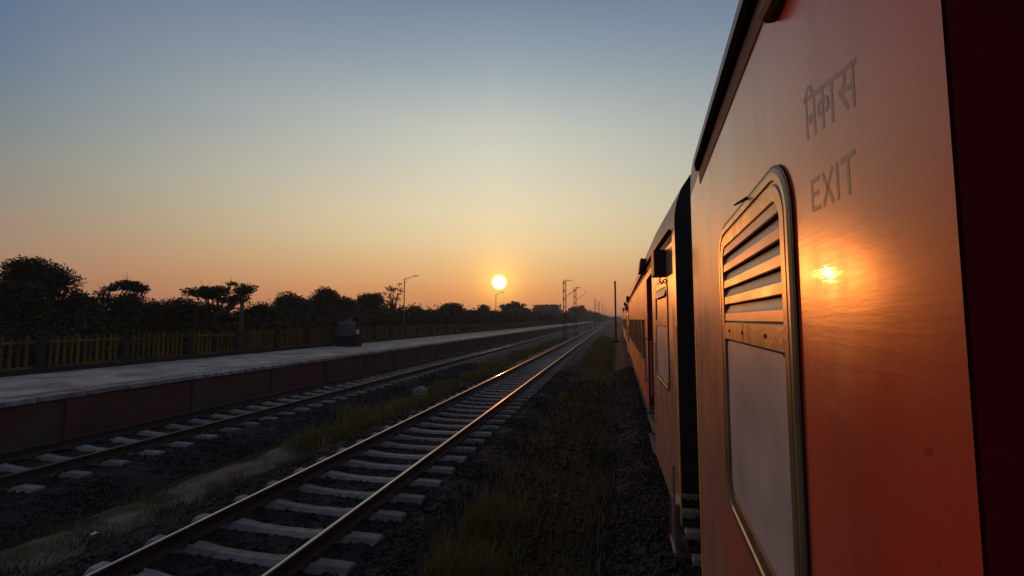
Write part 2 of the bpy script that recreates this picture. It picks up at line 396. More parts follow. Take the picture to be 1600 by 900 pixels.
def bed_pos(cxf, ymin, ymax, lo=-2.7, hi=2.7, power=1.6):
    def f(n):
        y = ymin + (ymax - ymin) * RNG.uniform(0, 1, n) ** power
        u = RNG.uniform(lo, hi, n)
        z = bed_height(np.abs(u)) + RNG.uniform(-.016, .008, n)
        keep = ~((np.abs(np.abs(u) - .838) < .16))
        k2 = RNG.uniform(0, 1, n) < np.clip((2.85 - np.abs(u)) / .5, 0, 1)
        k = keep & k2
        return np.stack([cxf(y) + u, y, z], -1)[k]
    return f
sz = lambda n: RNG.uniform(.018, .042, n)
def mkstones(cxf, n, y0, y1, lab, lo=-2.7, hi=2.7, power=1.6):
    P = bed_pos(cxf, y0, y1, lo, hi, power)(n)
    o = stones('ballast_stones', len(P), lambda n: P, lambda n: RNG.uniform(.016, .036, n) * (1 + P[:, 1] / 40))
    tag(o, lab, 'ballast', kind='stuff')
mkstones(lambda y: T1 + 0 * y, 42000, 1.8, 24, 'dark crushed stone ballast along the middle track')
mkstones(lambda y: T2 + 0 * y, 26000, 2.5, 26, 'dark crushed stone ballast along the platform track', 0, 2.7, 1.3)
mkstones(lambda y: -1.05 + 0 * y, 1800, 2.5, 20, 'stray dark stones on the bare strip between the two lines', -1.0, .7)
mkstones(own_x, 22000, 2.0, 26, 'dark crushed stone ballast beside the train', -2.75, -.9)

# ------------------------------------------------------------------ tracks
def sleeper_mesh():
    secs = [(-1.375, .055), (-1.36, .0), (-1.1, -.0), (-.62, -.004), (-.4, -.03), (0, -.038), (.4, -.03), (.62, -.004), (1.1, 0), (1.36, 0), (1.375, .055)]
    V = []; 
    for i, (x, dz) in enumerate(secs):
        top = -.180 + (dz if abs(x) < 1.37 else -.02)
        hw = .075 if abs(x) > .55 else .065
        wb = .125 if abs(x) > .55 else .11
        for (y, z) in ((-wb, -.39), (-wb, -.25), (-hw, top - .008), (-hw + .01, top), (hw - .01, top), (hw, top - .008), (wb, -.25), (wb, -.39)):
            V.append((x, y, z))
    n = 8; F = []
    for s_ in range(len(secs) - 1):
        for k in range(n - 1):
            a = s_ * n + k; F.append((a, a + 1, a + n + 1, a + n))
    me = bpy.data.meshes.new('sleeper'); me.from_pydata(V, [], F + [tuple(range(n)), tuple(range(len(V) - n, len(V)))[::-1]])
    bm = bmesh.new(); bm.from_mesh(me); bmesh.ops.recalc_face_normals(bm, faces=bm.faces); bm.to_mesh(me); bm.free()
    me.materials.append(M['sleeper']); return me
SLM = sleeper_mesh()
PROF = [(-.075, -.172), (-.075, -.163), (-.02, -.145), (-.009, -.13), (-.009, -.052), (-.034, -.038), (-.036, -.006), (-.024, -.0015), (-.008, -.0002), (.008, 0), (.029, -.0012),
        (.036, -.006), (.034, -.038), (.009, -.052), (.009, -.13), (.02, -.145), (.075, -.163), (.075, -.172)]
def track(cx, rz, y0, n, first, label, topm, far=1400):
    t = empty('railway_track', (cx, 0, 0), rz); tag(t, label, 'railway track')
    for s_ in (-1, 1):
        mb = MB(); nP = len(PROF)
        yl = [-14, 60, far]
        for a, b in zip(yl[:-1], yl[1:]):
            vs = [(x + s_ * .838 , a, z) for x, z in PROF] + [(x + s_ * .838, b, z) for x, z in PROF]
            for i in range(nP):
                j = (i + 1) % nP
                mb.add([vs[i], vs[j], vs[nP + j], vs[nP + i]], [(0, 1, 2, 3)], 1 if i == 8 else (2 if i in (6, 7, 9) else 0))
        mb.build('rail', [M['rail_side'], topm, M['rail_shoulder']], t)
    for k in range(n):
        o = bpy.data.objects.new('sleeper', SLM); COL.objects.link(o); o.parent = t
        o.location = (random.uniform(-.015, .015), first + k * .63 + random.uniform(-.012, .012), random.uniform(-.006, .002))
        o.rotation_euler = (0, 0, random.uniform(-.006, .006))
    mb = MB()
    for k in range(70):
        y = first + k * .63
        for s_ in (-1, 1):
            for q in (-1, 1):
                x = s_ * .838 + q * .095
                mb.box(x - .022, x + .022, y - .035, y + .035, -.183, -.155)
                mb.box(x - .055 * (q > 0) - .0, x + .055 * (q < 0), y - .014, y + .014, -.157, -.143)
    c = mb.build('rail_clips', M['clip'], t); c['kind'] = 'stuff'
    if far > 300:
        yy = np.arange(first + n * .63, 700, .63)
        mb2 = MB()
        for y in yy[::1]:
            mb2.box(-1.375, 1.375, y - .09, y + .09, -.3, -.19)
        f = mb2.build('far_sleepers', M['sleeper'], t); f['kind'] = 'stuff'
    return t
track(T1, 0, 0, 290, 1.28, 'middle railway track with polished rails on pale concrete sleepers', M['rail_top'])
track(T2, 0, 0, 240, 1.5, 'dull railway track running beside the platform wall', M['rail_dull'])
track(own_x(0), -SLOPE, 0, 70, .4, 'railway track underneath the red passenger train', M['rail_top'], far=200)

# ------------------------------------------------------------------ platform
PX0, PX1, PZ = -12.0, -17.9, .84
plat = empty('platform', (PX0, 0, GZ)); tag(plat, kind='structure')
mb = MB(); mb.prism([(PX0 - .07 - PX0, -.3), (PX0 - .07 - PX0, PZ - .125 - GZ), (-.3, PZ - .125 - GZ), (-.3, -.3)], -14, 330)
mb.build('platform_wall', M['plat_wall'], plat)
# shallow piers that break up the wall face
for k in range(26):
    y = 4.4 + k * 3.05
    MB().box(-.07, -.035, y, y + .34, -.2, PZ - .13 - GZ).build('pier', M['plat_wall'], plat)
mb = MB(); mb.box(PX1 - PX0 , -.47, -14, 330, .1, PZ - .006 - GZ); mb.build('paving', M['platform_top'], plat)
mb = MB(); mb.box(-.62, -.49, -14, 130, PZ - .006 - GZ, PZ - .001 - GZ); mb.build('red_line', M['red_line'], plat)
cvar = []
for k in range(6):
    mb = MB(); dx = random.uniform(-.012, .012)
    mb.box(-.46, dx, .008, .892, -.115 + random.uniform(-.006, .006), random.uniform(-.010, .004))
    o = mb.build('coping_slab', M['coping'] if k % 3 else M['coping_dark'], plat, bevel=.012); cvar.append(o)
    o.location = (0, -3 + k * .9, PZ - GZ)
for k in range(6, 160):
    o = cvar[random.randrange(6)].copy(); COL.objects.link(o); o.parent = plat
    o.location = (random.uniform(-.022, .018), -3 + k * .9, PZ - GZ + random.uniform(-.010, .008)); o.rotation_euler = (random.uniform(-.006, .006), random.uniform(-.012, .012), random.uniform(-.012, .012))
mb = MB(); mb.box(-.46, 0, 141, 330, PZ - .12 - GZ, PZ - GZ); mb.build('coping_far', M['coping'], plat)['kind'] = 'stuff'

# ------------------------------------------------------------------ yellow fence on the platform
FX = -17.2
fence = empty('platform_fence', (FX, 0, PZ)); tag(fence, 'long yellow paling fence with dark posts at the back of the platform', 'fence')
def picket_mesh(h, w):
    mb = MB(); mb.add([(-.02, -w, .06), (.02, -w, .06), (.02, w, .06), (-.02, w, .06), (-.02, -w, h), (.02, -w, h), (.02, w, h), (-.02, w, h), (-.015, 0, h + .06), (.015, 0, h + .06)],
                      [(0, 3, 2, 1), (0, 1, 5, 4), (2, 3, 7, 6), (1, 2, 6, 9, 5), (3, 0, 4, 8, 7), (4, 5, 9, 8), (6, 7, 8, 9)])
    o = mb.build('picket', M['fence'], fence); return o
base_p = [picket_mesh(1.10, .038), picket_mesh(1.07, .035), picket_mesh(1.13, .04)]
npk = 0; y = 7.6; pan = 0; far_mb = MB(); posts = []
while y < 110:
    L = 2.1
    posts.append(y - .14)
    for j in range(11):
        yy = y + .1 + j * .185
        if random.random() < .035: continue
        if npk < 297:
            if npk < 3: o = base_p[npk]
            else:
                o = random.choice(base_p).copy(); COL.objects.link(o); o.parent = fence
            o.location = (random.uniform(-.006, .006), yy + random.uniform(-.01, .01), random.uniform(-.03, .01))
            o.rotation_euler = (random.uniform(-.025, .025), 0, 0); npk += 1
        else: far_mb.box(-.02, .02, yy - .035, yy + .035, .05, 1.12)
    if y < 80:
        for z in (.16, .92):
            MB().box(.022, .055, y + .02, y + L + .02, z, z + .07).build('rail', M['fence'], fence)
    else:
        for z in (.16, .92): far_mb.box(.022, .055, y, y + L, z, z + .07)
    y += L + .32; pan += 1
far_mb.build('far_pickets', M['fence'], fence)['kind'] = 'stuff'
MB().box(-.05, .07, 3, 112, 0, .15).build('plinth', M['fence_post'], fence)
for p in posts: MB().box(-.06, .06, p - .06, p + .10, 0, 1.12).build('post', M['fence_post'], fence, bevel=.01)

# ------------------------------------------------------------------ platform lamps, poles, masts
def lamp(x, y, top, label):
    t = empty('platform_lamp', (x, y, PZ)); tag(t, label, 'street lamp', 'lamps on the platform')
    h = top - PZ
    MB().box(-.14, .14, -.14, .14, 0, .03).tube((0, 0, .03), (0, 0, .5), .075, .075, 10).build('base', M['steel'], t)
    MB().tube((0, 0, .5), (0, 0, h), .05, .038, 10).build('pole', M['steel'], t, smooth=False)
    MB().tube((0, 0, h - .03), (1.0, -.15, h + .17), .024, .02, 8).tube((0, 0, h - .45), (.4, -.06, h + .02), .012, .012, 6).build('arm', M['steel'], t)
    mb = MB(); mb.prism([(-.07, -.02), (.07, -.02), (.055, .045), (-.055, .045)], -.24, .24)
    o = mb.build('lamp_head', M['steel'], t, bevel=.01); o.location = (1.1, -.16, h + .175); o.rotation_euler = (0, R(-8), R(82))
lamp(-17.0, 33.4, 5.9, 'tall slim platform lamp with its arm in front of the airy tree')
lamp(-17.0, 62.7, 6.3, 'distant platform lamp standing just below the sun')

def conc_pole(x, y, z0, top, w, label, name='concrete_pole', m='pole_conc'):
    t = empty(name, (x, y, z0)); tag(t, label, 'pole')
    h = top - z0
    mb = MB(); a = w; b = w * .7
    mb.add([(-a, -a, 0), (a, -a, 0), (a, a, 0), (-a, a, 0), (-b, -b, h), (b, -b, h), (b, b, h), (-b, b, h)],
           [(0, 3, 2, 1), (4, 5, 6, 7), (0, 1, 5, 4), (1, 2, 6, 5), (2, 3, 7, 6), (3, 0, 4, 7)])
    mb.build('shaft', M[m], t, bevel=.01)
    MB().box(-b - .02, b + .02, -b - .02, b + .02, h - .3, h - .26).box(-b - .02, b + .02, -b - .02, b + .02, h - .8, h - .76).build('band', M['steel'], t)
    MB().box(-a - .08, a + .08, -a - .08, a + .08, -.1, .12).build('footing', M['pole_conc'], t)
conc_pole(-19.0, 19.1, GZ, 3.4, .09, 'short grey concrete pole behind the yellow fence in front of the flat acacia')
t = empty('track_side_mast', (.32, 58.0, GZ)); tag(t, 'plain steel post standing alone between the middle track and the train', 'pole')
mb = MB(); h = 8.0
mb.box(-.11, .11, -.13, -.115, 0, h).box(-.11, .11, .115, .13, 0, h).box(-.008, .008, -.115, .115, 0, h); mb.build('shaft', M['mast'], t)
MB().box(-.35, .35, -.35, .35, -.1, .35).build('footing', M['pole_conc'], t)

def ohe_mast(x, y, top, label, arm=True, wide=.2):
    t = empty('overhead_line_mast', (x, y, GZ)); tag(t, label, 'mast', 'overhead line masts between the tracks')
    h = top - GZ
    for s_ in (-1, 1): MB().box(s_ * wide - .05, s_ * wide + .05, -.05, .05, 0, h).build('upright', M['mast'], t)
    mb = MB(); k = 0; z = .6; st = .62
    while z < h - .3:
        s_ = 1 if k % 2 else -1
        mb.tube((-wide * s_, .0, z), (wide * s_, .0, z + st), .03, .03, 5); z += st; k += 1
        if k % 2: mb.box(-wide, wide, -.06, .06, z - .07, z + .07)
    mb.build('lattice', M['mast'], t)
    MB().box(-.45, .45, -.4, .4, -.1, .3).build('footing', M['pole_conc'], t)
    if arm:
        MB().tube((wide, 0, h - .12), (1.15, 0, h - .12), .045, .045, 6).tube((wide, 0, h - 2.6), (2.3, 0, h - 1.15), .03, .03, 6).tube((1.15, 0, h - .12), (2.3, 0, h - 1.15), .012, .012, 5).build('cantilever', M['mast'], t)
        for q in range(2):
            c = Vector((wide + .18, 0, h - 2.48)) + Vector((2.1, 0, 1.45)) * (.3 * q + .14)
            mb = MB()
            for j in range(5):
                p = c + Vector((.82, 0, .57)) * (j * .07); mb.tube(p, p + Vector((.82, 0, .57)) * .03, .10, .06, 8)
            mb.build('insulator', M['insul'], t)
ohe_mast(-7.27, 67.5, 8.6, 'nearest lattice overhead line mast, right of the sun')
ohe_mast(-7.27, 86.5, 8.9, 'second lattice overhead line mast, rusty and just beyond the nearest one', wide=.22)
for i, (x, y, tp) in enumerate([(-6.9, 176, 10.4), (-6.9, 222, 11.4), (-6.9, 300, 12.0), (-6.9, 420, 12.5)]):
    ohe_mast(x, y, tp, ['third overhead line mast, small and hazy above the far trees', 'fourth overhead line mast, shorter beside the third', 'fifth overhead line mast, faint in the haze near the vanishing rails',
             'last and faintest overhead line mast before the train'][i], wide=.34)

# ------------------------------------------------------------------ objects on and behind the platform
t = empty('water_tank', (-16.1, 24.1, PZ)); tag(t, 'grey drinking water tank with a small domed lid on the platform', 'water tank')
MB().box(-.45, .45, -.42, .42, 0, .62).build('stand', M['fence_post'], t, bevel=.02)
MB().tube((0, 0, .62), (0, 0, 1.42), .47, .47, 20).build('drum', M['tank'], t)
for z in (.82, 1.05, 1.28): MB().tube((0, 0, z - .015), (0, 0, z + .015), .485, .485, 20).build('hoop', M['tank'], t)
MB().tube((0, 0, 1.42), (0, 0, 1.50), .47, .38, 20).tube((.1, 0, 1.49), (.1, 0, 1.60), .2, .18, 16).tube((.1, 0, 1.60), (.1, 0, 1.69), .18, .07, 16).build('lid', M['tank'], t)
t2 = empty('white_pail', (-15.62, 24.05, PZ + .0)); tag(t2, 'small white pail set on a block right of the water tank', 'pail')
t3 = empty('stone_block', (-15.42, 24.2, PZ)); tag(t3, 'rough stone block carrying the small white pail', 'block')
MB().box(-.2, .2, -.2, .2, 0, .74).build('block', M['fence_post'], t3, bevel=.03)
t2.location = (-15.42, 24.2, PZ + .74)
mbp = MB(); mbp.tube((0, 0, 0), (0, 0, .26), .07, .1, 12).build('bucket', M['white'], t2)
MB().tube((-.09, 0, .25), (-.05, 0, .34), .008, n=5).tube((-.05, 0, .34), (.05, 0, .34), .008, n=5).tube((.05, 0, .34), (.09, 0, .25), .008, n=5).build('handle', M['steel'], t2)

t = empty('marker_stone', (-7.22, 15.6, GZ)); tag(t, 'pale whitewashed marker stone in the grass between the two tracks', 'marker')
MB().prism([(-.25, -.1), (.25, -.1), (.25, .37), (.0, .46), (-.25, .37)], -.09, .09).build('block', M['marker'], t, bevel=.012)
for z in (.12, .24): MB().box(-.252, .252, -.093, -.085, z, z + .035).build('band', M['marker_dark'], t)

def litter(x, y, z, s, label):
    me = bpy.data.meshes.new('litter'); bm = bmesh.new()
    bmesh.ops.create_grid(bm, x_segments=6, y_segments=6, size=s)
    rr = random.Random(int(x * 100))
    for v in bm.verts: v.co.z = rr.uniform(0, s * .9); v.co.x += rr.uniform(-s, s) * .25
    bm.to_mesh(me); bm.free(); me.materials.append(M['white'])
    o = bpy.data.objects.new('litter', me); COL.objects.link(o); o.location = (x, y, z)
    tag(o, label, 'litter')
litter(-7.0, 4.75, GZ + .06, .035, 'crumpled white scrap on the dirt strip at the lower left')
litter(-.95, 7.3, GZ + .13, .03, 'tiny white scrap among the dark stones beside the train')
litter(-11.0, 15.2, -.19, .07, 'pale scrap lying against the foot of the platform wall')

# sheds behind the platform
def shed(name, x0, x1, y0, y1, z0, zw, zr, label, wall, roof, doors):
    t = empty(name, ((x0 + x1) / 2, (y0 + y1) / 2, z0)); tag(t, label, 'building')
    hx, hy = (x1 - x0) / 2, (y1 - y0) / 2; w = zw - z0; r = zr - z0
    MB().prism([(-hx, -.2), (hx, -.2), (hx, w), (0, r - .06), (-hx, w)], -hy, hy).build('wall', wall, t)
    for s_ in (-1, 1):
        mb = MB(); e = .35
        mb.add([(0, -hy - e, r), (0, hy + e, r), (s_ * (hx + e), hy + e, w - .1), (s_ * (hx + e), -hy - e, w - .1),
                (0, -hy - e, r + .06), (0, hy + e, r + .06), (s_ * (hx + e), hy + e, w - .04), (s_ * (hx + e), -hy - e, w - .04)],
               [(0, 1, 2, 3), (4, 5, 6, 7), (0, 1, 5, 4), (1, 2, 6, 5), (2, 3, 7, 6), (3, 0, 4, 7)])
        mb.build('roof', roof, t)
    for y in doors: MB().box(hx, hx + .05, y - .5, y + .5, -.1, 2.0).build('door', M['fence_post'], t)
    for s_ in doors: MB().box(hx, hx + .05, s_ + 1.0, s_ + 1.9, 1.0, 1.9).build('window', M['glass'], t)
shed('platform_hut', -33, -29.5, 57, 63.5, GZ, 2.5, 3.5, 'small hut with pale sheet roof behind the tall platform lamp', M['hut_wall'], M['sheet'], (-1.5,))
shed('long_shed', -52, -42, 168, 240, GZ, 4.6, 6.0, 'long low bluish shed below the trees right of the sun', M['sheet'], M['sheet'], (-20, 0, 20))

# ------------------------------------------------------------------ trees
def leaf_quads(P, size, up=.0):
    n = len(P)
    a = RNG.normal(size=(n, 3)); a[:, 2] *= .7; a /= np.linalg.norm(a, axis=1)[:, None]
    b = np.cross(a, RNG.normal(size=(n, 3))); b /= np.linalg.norm(b, axis=1)[:, None]
    s = np.asarray(size).reshape(-1, 1) * RNG.uniform(.6, 1.3, n)[:, None]
    V = np.stack([P - a * s * .9, P - b * s * .38, P + a * s * .9, P + b * s * .38], 1).reshape(-1, 3)
    F = np.arange(n * 4).reshape(-1, 4)
    return V, F
def blob_points(c, rad, n, shell=.55):
    d = RNG.normal(size=(n, 3)); d /= np.linalg.norm(d, axis=1)[:, None]
    r = RNG.uniform(0, 1, n) ** shell
    lump = 1 + .13 * np.sin(d[:, 0] * 5 + c[0] * 3) * np.cos(d[:, 1] * 4 + c[1]) + .09 * np.sin(d[:, 2] * 7 + c[2])
    return np.asarray(c) + d * (r * lump)[:, None] * np.asarray(rad)
def tree(label, x, y, top, width, kind, leaf, seed, name='tree', cat='tree', lsize=None, dens=1.0, base=GZ):
    rr = random.Random(seed); h = top - base
    t = empty(name, (x, y, base), rr.uniform(0, 6)); tag(t, label, cat, 'trees behind the platform' if cat == 'tree' else 'bushes behind the platform fence')
    dist = math.hypot(x, y); ls = lsize or max(.07, dist * .0026)
    rw = width / 2; mb = MB(); pts = []; tips = []
    if kind == 'dense':
        tr = .05 * h; fork = h * .25
        mb.tube((0, 0, -.1), (0, 0, fork), tr, tr * .8, 9)
        blobs = [(0, 0, h - rw * .42, rw * .42)]
        for i in range(19):
            a = rr.uniform(0, 6.28); z = rr.uniform(.2, .88) * h
            k = math.sqrt(max(.05, 1 - (z / h) ** 3)); d = rw * .72 * k * rr.uniform(.5, 1)
            blobs.append((d * math.cos(a), d * math.sin(a), z, rw * rr.uniform(.3, .46)))
        for i in range(5):
            a = rr.uniform(0, 6.28); br = rw * rr.uniform(.24, .38); d = rw * rr.uniform(.25, .55)
            blobs.append((d * math.cos(a), d * math.sin(a), h - br - rr.uniform(.04, .14) * h, br))
        for (bx, by, bz, br) in blobs:
            tips.append((bx, by, bz)); pts.append(blob_points((bx, by, bz), (br, br, br * .85), int(9 * dens * (br / ls) ** 2)))
    elif kind == 'acacia':
        tr = .035 * h; fork = h * .35
        mb.tube((0, 0, -.1), (.1, 0, fork), tr, tr * .8, 8)
        for i in range(46):
            a = rr.uniform(0, 6.28); d = rw * math.sqrt(rr.uniform(.02, 1)) * .84
            z = h * rr.uniform(.42, .96) - (d / rw) ** 2 * h * .08
            br = rw * rr.uniform(.16, .34)
            b = (d * math.cos(a), d * math.sin(a), z - br * .2); tips.append(b)
            pts.append(blob_points(b, (br, br, br * .5), int(7.5 * dens * (br / ls) ** 2)))
    elif kind == 'airy':
        tr = .02 * h; fork = h * .3
        mb.tube((0, 0, -.1), (0, 0, fork), tr, tr * .8, 7); mb.tube((0, 0, fork), (0, 0, h * .9), tr * .8, tr * .2, 6)
        for i in range(44):
            a = rr.uniform(0, 6.28); z = h * rr.uniform(.34, .97); d = rw * rr.uniform(.2, .9) * (1 - abs(z / h - .65) * 1.0)
            br = rw * rr.uniform(.24, .38); b = (d * math.cos(a), d * math.sin(a), z); tips.append(b)
            pts.append(blob_points(b, (br, br, br * .7), int(2.6 * dens * (br / ls) ** 2), .7))
    else:                                     # bush, several stems from the ground
        fork = .15; tr = .05
        mb.tube((0, 0, -.1), (0, 0, fork), tr * 1.4, tr, 7)
        for i in range(11):
            a = rr.uniform(0, 6.28); z = h * rr.uniform(.18, .84); d = rw * rr.uniform(.1, .8)
            br = rw * rr.uniform(.26, .42); zr = min(br, h * .3); b = (d * math.cos(a), d * math.sin(a), z); tips.append(b)
            pts.append(blob_points(b, (br, br, zr), int(600 * dens * (br / ls / 8) ** 1.2)))
    for b in tips:
        s0 = Vector((rr.uniform(-.03, .03), rr.uniform(-.03, .03), fork)); e = Vector(b)
        m1 = s0.lerp(e, .5) + Vector((rr.uniform(-.1, .1), rr.uniform(-.1, .1), .06 * h)); r0 = tr * .45
        mb.tube(s0, m1, r0, r0 * .6, 6, caps=False); mb.tube(m1, e, r0 * .6, r0 * .15, 5, caps=False)
        for q in range(4 if kind in ('airy', 'acacia') else 3):       # twigs that reach out of the crown
            d = Vector((rr.uniform(-1, 1), rr.uniform(-1, 1), rr.uniform(-.1, .9))).normalized()
            mb.tube(e, e + d * rw * rr.uniform(.2, .4), r0 * .16, .004, 4, caps=False)
    mb.build('trunk', M['bark'], t)
    P = np.concatenate(pts); P = P[P[:, 2] > .1]
    # outlying sprigs so the outline is ragged
    k = int(len(P) * .10); Q = P[RNG.integers(0, len(P), k)]; c = np.array([0, 0, h * .6])
    Q = c + (Q - c) * RNG.uniform(1.01, 1.07, (k, 1)); P = np.concatenate([P, Q])
    P = P[P[:, 2] < h * 1.0]
    V, F = leaf_quads(P, ls)
    link('crown', npmesh('crown', V, F), M[leaf], t)
    return t
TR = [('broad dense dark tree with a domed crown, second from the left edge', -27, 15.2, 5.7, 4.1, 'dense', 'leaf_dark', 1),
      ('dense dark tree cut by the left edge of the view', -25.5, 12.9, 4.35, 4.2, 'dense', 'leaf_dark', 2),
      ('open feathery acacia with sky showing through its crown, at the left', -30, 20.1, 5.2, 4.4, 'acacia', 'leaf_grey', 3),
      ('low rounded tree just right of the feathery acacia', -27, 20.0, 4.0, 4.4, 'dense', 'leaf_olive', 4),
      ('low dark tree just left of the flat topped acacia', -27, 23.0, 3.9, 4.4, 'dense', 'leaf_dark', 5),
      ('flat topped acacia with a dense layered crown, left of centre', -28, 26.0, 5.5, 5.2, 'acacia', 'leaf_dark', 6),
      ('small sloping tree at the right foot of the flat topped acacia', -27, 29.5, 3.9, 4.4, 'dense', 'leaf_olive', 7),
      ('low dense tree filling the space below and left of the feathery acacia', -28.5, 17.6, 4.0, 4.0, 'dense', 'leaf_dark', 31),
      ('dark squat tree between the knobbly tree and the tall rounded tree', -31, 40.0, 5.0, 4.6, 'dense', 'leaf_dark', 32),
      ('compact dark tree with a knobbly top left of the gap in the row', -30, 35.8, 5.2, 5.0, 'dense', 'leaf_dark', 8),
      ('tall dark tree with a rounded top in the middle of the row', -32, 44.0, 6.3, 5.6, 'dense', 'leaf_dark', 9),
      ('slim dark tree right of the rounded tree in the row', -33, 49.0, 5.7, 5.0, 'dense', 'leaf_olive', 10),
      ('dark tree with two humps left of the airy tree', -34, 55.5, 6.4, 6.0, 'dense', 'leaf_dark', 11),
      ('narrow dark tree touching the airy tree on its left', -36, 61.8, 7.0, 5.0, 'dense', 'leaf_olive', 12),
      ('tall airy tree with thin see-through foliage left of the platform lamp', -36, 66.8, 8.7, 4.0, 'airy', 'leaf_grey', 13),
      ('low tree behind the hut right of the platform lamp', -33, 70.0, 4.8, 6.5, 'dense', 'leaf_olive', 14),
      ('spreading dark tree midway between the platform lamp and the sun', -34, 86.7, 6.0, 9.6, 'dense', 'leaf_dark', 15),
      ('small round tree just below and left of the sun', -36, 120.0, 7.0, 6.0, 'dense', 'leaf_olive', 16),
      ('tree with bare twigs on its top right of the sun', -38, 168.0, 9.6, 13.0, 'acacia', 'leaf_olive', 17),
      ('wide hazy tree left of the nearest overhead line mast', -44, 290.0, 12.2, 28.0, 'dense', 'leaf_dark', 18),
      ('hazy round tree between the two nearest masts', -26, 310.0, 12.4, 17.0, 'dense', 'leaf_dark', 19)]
for (lab, x, y, tp, w, kd, lf, sd) in TR:
    tree(lab, x, y, tp, w, kd, lf, sd, {'acacia': 'acacia_tree', 'airy': 'airy_tree'}.get(kd, 'dense_tree'))
# undergrowth between the fence and the trees: it reads as one dark mass
P = []; sizes = []; stems = MB()
for k in range(820):
    y = 1.5 + 230 * RNG.uniform(0, 1) ** 1.9; x = -19.6 - RNG.uniform(0, 1) * (8 + y * .06)
    top = (2.3 + .24 * min(8, -19.6 - x) + y * .012) * RNG.uniform(.85, 1.1); br = RNG.uniform(.6, 1.0) * (1 + y * .012)
    ls = .085 + y * .0028; n = int(5.5 * (br / ls) ** 2)
    zc = RNG.uniform(.25, .75) * (top - .3)
    P.append(blob_points((x, y, GZ + zc), (br, br, max(.5, (top - zc) * .95)), n)); sizes.append(np.full(n, ls))
    if k % 3 == 0: stems.tube((x, y, GZ - .1), (x + RNG.uniform(-.3, .3), y, GZ + zc + .4), .035, .012, 5)
P = np.concatenate(P); sz_ = np.concatenate(sizes); k = P[:, 2] > GZ; P = P[k]; sz_ = sz_[k]
V, F = leaf_quads(P, sz_[:, None])
V = V
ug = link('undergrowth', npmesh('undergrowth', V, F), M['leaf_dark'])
tag(ug, 'dark tangled undergrowth between the yellow fence and the trees', 'undergrowth', kind='stuff')
so = stems.build('undergrowth_stems', M['bark'], ug); so['kind'] = 'stuff'
# far woodland, one mass toward the vanishing point
P = []
for i in range(260):
    y = RNG.uniform(330, 900); x = -16 - RNG.uniform(0, 1) ** 1.3 * (30 + y * .11)
    hh = RNG.uniform(5, 9) + 4 * max(0, math.sin(y * .021))
    P.append(blob_points((x, y, hh * .45), (9, 14, hh * .55), 260, .5))
for i in range(120):
    y = RNG.uniform(140, 330); x = -48 - RNG.uniform(0, 30)
    P.append(blob_points((x, y, 2.4), (5, 8, 3.6), 200, .5))
for i in range(60):
    y = RNG.uniform(500, 950); x = RNG.uniform(-16, 60) if y > 700 else RNG.uniform(-18, -12)
    P.append(blob_points((x, y, 3.0), (9, 12, 5), 200, .5))
P = np.concatenate(P); P = P[P[:, 2] > GZ]
V, F = leaf_quads(P, 1.1)
tag(link('distant_woodland', npmesh('distant_woodland', V, F), M['wood_far']), 'hazy line of far trees where the rails vanish', 'woodland', kind='stuff')

# ------------------------------------------------------------------ grass
def grass(name, n, posf, hmin, hmax, m, label, wd=.006):
    P = posf(n); n = len(P)
    a = RNG.uniform(0, 6.28, n); lean = RNG.uniform(.05, .55, n); h = RNG.uniform(hmin, hmax, n) * (1 + 0 * a)
    dx, dy = np.cos(a) * lean * h, np.sin(a) * lean * h; sc = wd * (1 + P[:, 1] / 9)
    px, py = -np.sin(a) * sc, np.cos(a) * sc
    b0 = P + np.stack([px, py, 0 * h], -1); b1 = P - np.stack([px, py, 0 * h], -1)
    m0 = P + np.stack([dx * .35 + px * .7, dy * .35 + py * .7, h * .6], -1); m1 = P + np.stack([dx * .35 - px * .7, dy * .35 - py * .7, h * .6], -1)
    t0 = P + np.stack([dx + px * .1, dy + py * .1, h], -1); t1 = P + np.stack([dx - px * .1, dy - py * .1, h], -1)
    V = np.stack([b0, b1, m1, m0, t1, t0], 1).reshape(-1, 3); i = (np.arange(n) * 6)[:, None]
    F = np.concatenate([i + np.array([0, 1, 2, 3]), i + np.array([3, 2, 4, 5])])
    tag(link(name, npmesh(name, V, F), m), label, 'grass', kind='stuff')
def patches(cx, hw, y0, y1, npatch, r, clip=None):
    C = [(RNG.uniform(cx - hw, cx + hw), y0 + (y1 - y0) * RNG.uniform(0, 1) ** 1.3, RNG.uniform(.5, 1.2) * r) for _ in range(npatch)]
    def f(n):
        idx = RNG.integers(0, npatch, n); c = np.array(C)[idx]
        q = RNG.normal(0, .5, (n, 2)) * c[:, 2:3]
        x = c[:, 0] + q[:, 0]; y = c[:, 1] + q[:, 1] * 1.6
        z = np.full(n, GZ)
        for cxf in (lambda v: T1 + 0 * v, lambda v: T2 + 0 * v, own_x):
            u = np.abs(x - cxf(y)); z = np.where(u < 2.55, np.maximum(z, bed_height(u)), z)
        ok = (np.abs(x - T1) > 1.75) & (np.abs(x - T2) > 1.75) & (x - own_x(y) < -1.5)
        return np.stack([x, y, z + .0], -1)[ok]
    return f
grass('grass', 26000, patches(-7.15, .5, 9.5, 60, 46, .55), .10, .34, M['grass'], 'tall yellow green grass growing between the two tracks', .005)
grass('grass', 16000, patches(-7.2, .75, 3, 16, 110, .35), .03, .09, M['grass_dry'], 'short dry grass on the trodden strip at the lower left', .004)
grass('grass', 80000, patches(-1.10, .55, 3.2, 75, 150, .55), .06, .27, M['grass_verge'], 'weedy grass between the middle track and the train', .004)
grass('grass', 14000, patches(-1.62, .22, 4.4, 7.4, 8, .34), .12, .40, M['grass'], 'taller weed clump at the bottom between track and train', .004)
grass('grass', 16000, patches(-18.6, .5, 5, 110, 90, .6), .2, .8, M['grass_verge'], 'rough weeds along the foot of the yellow fence', .01)

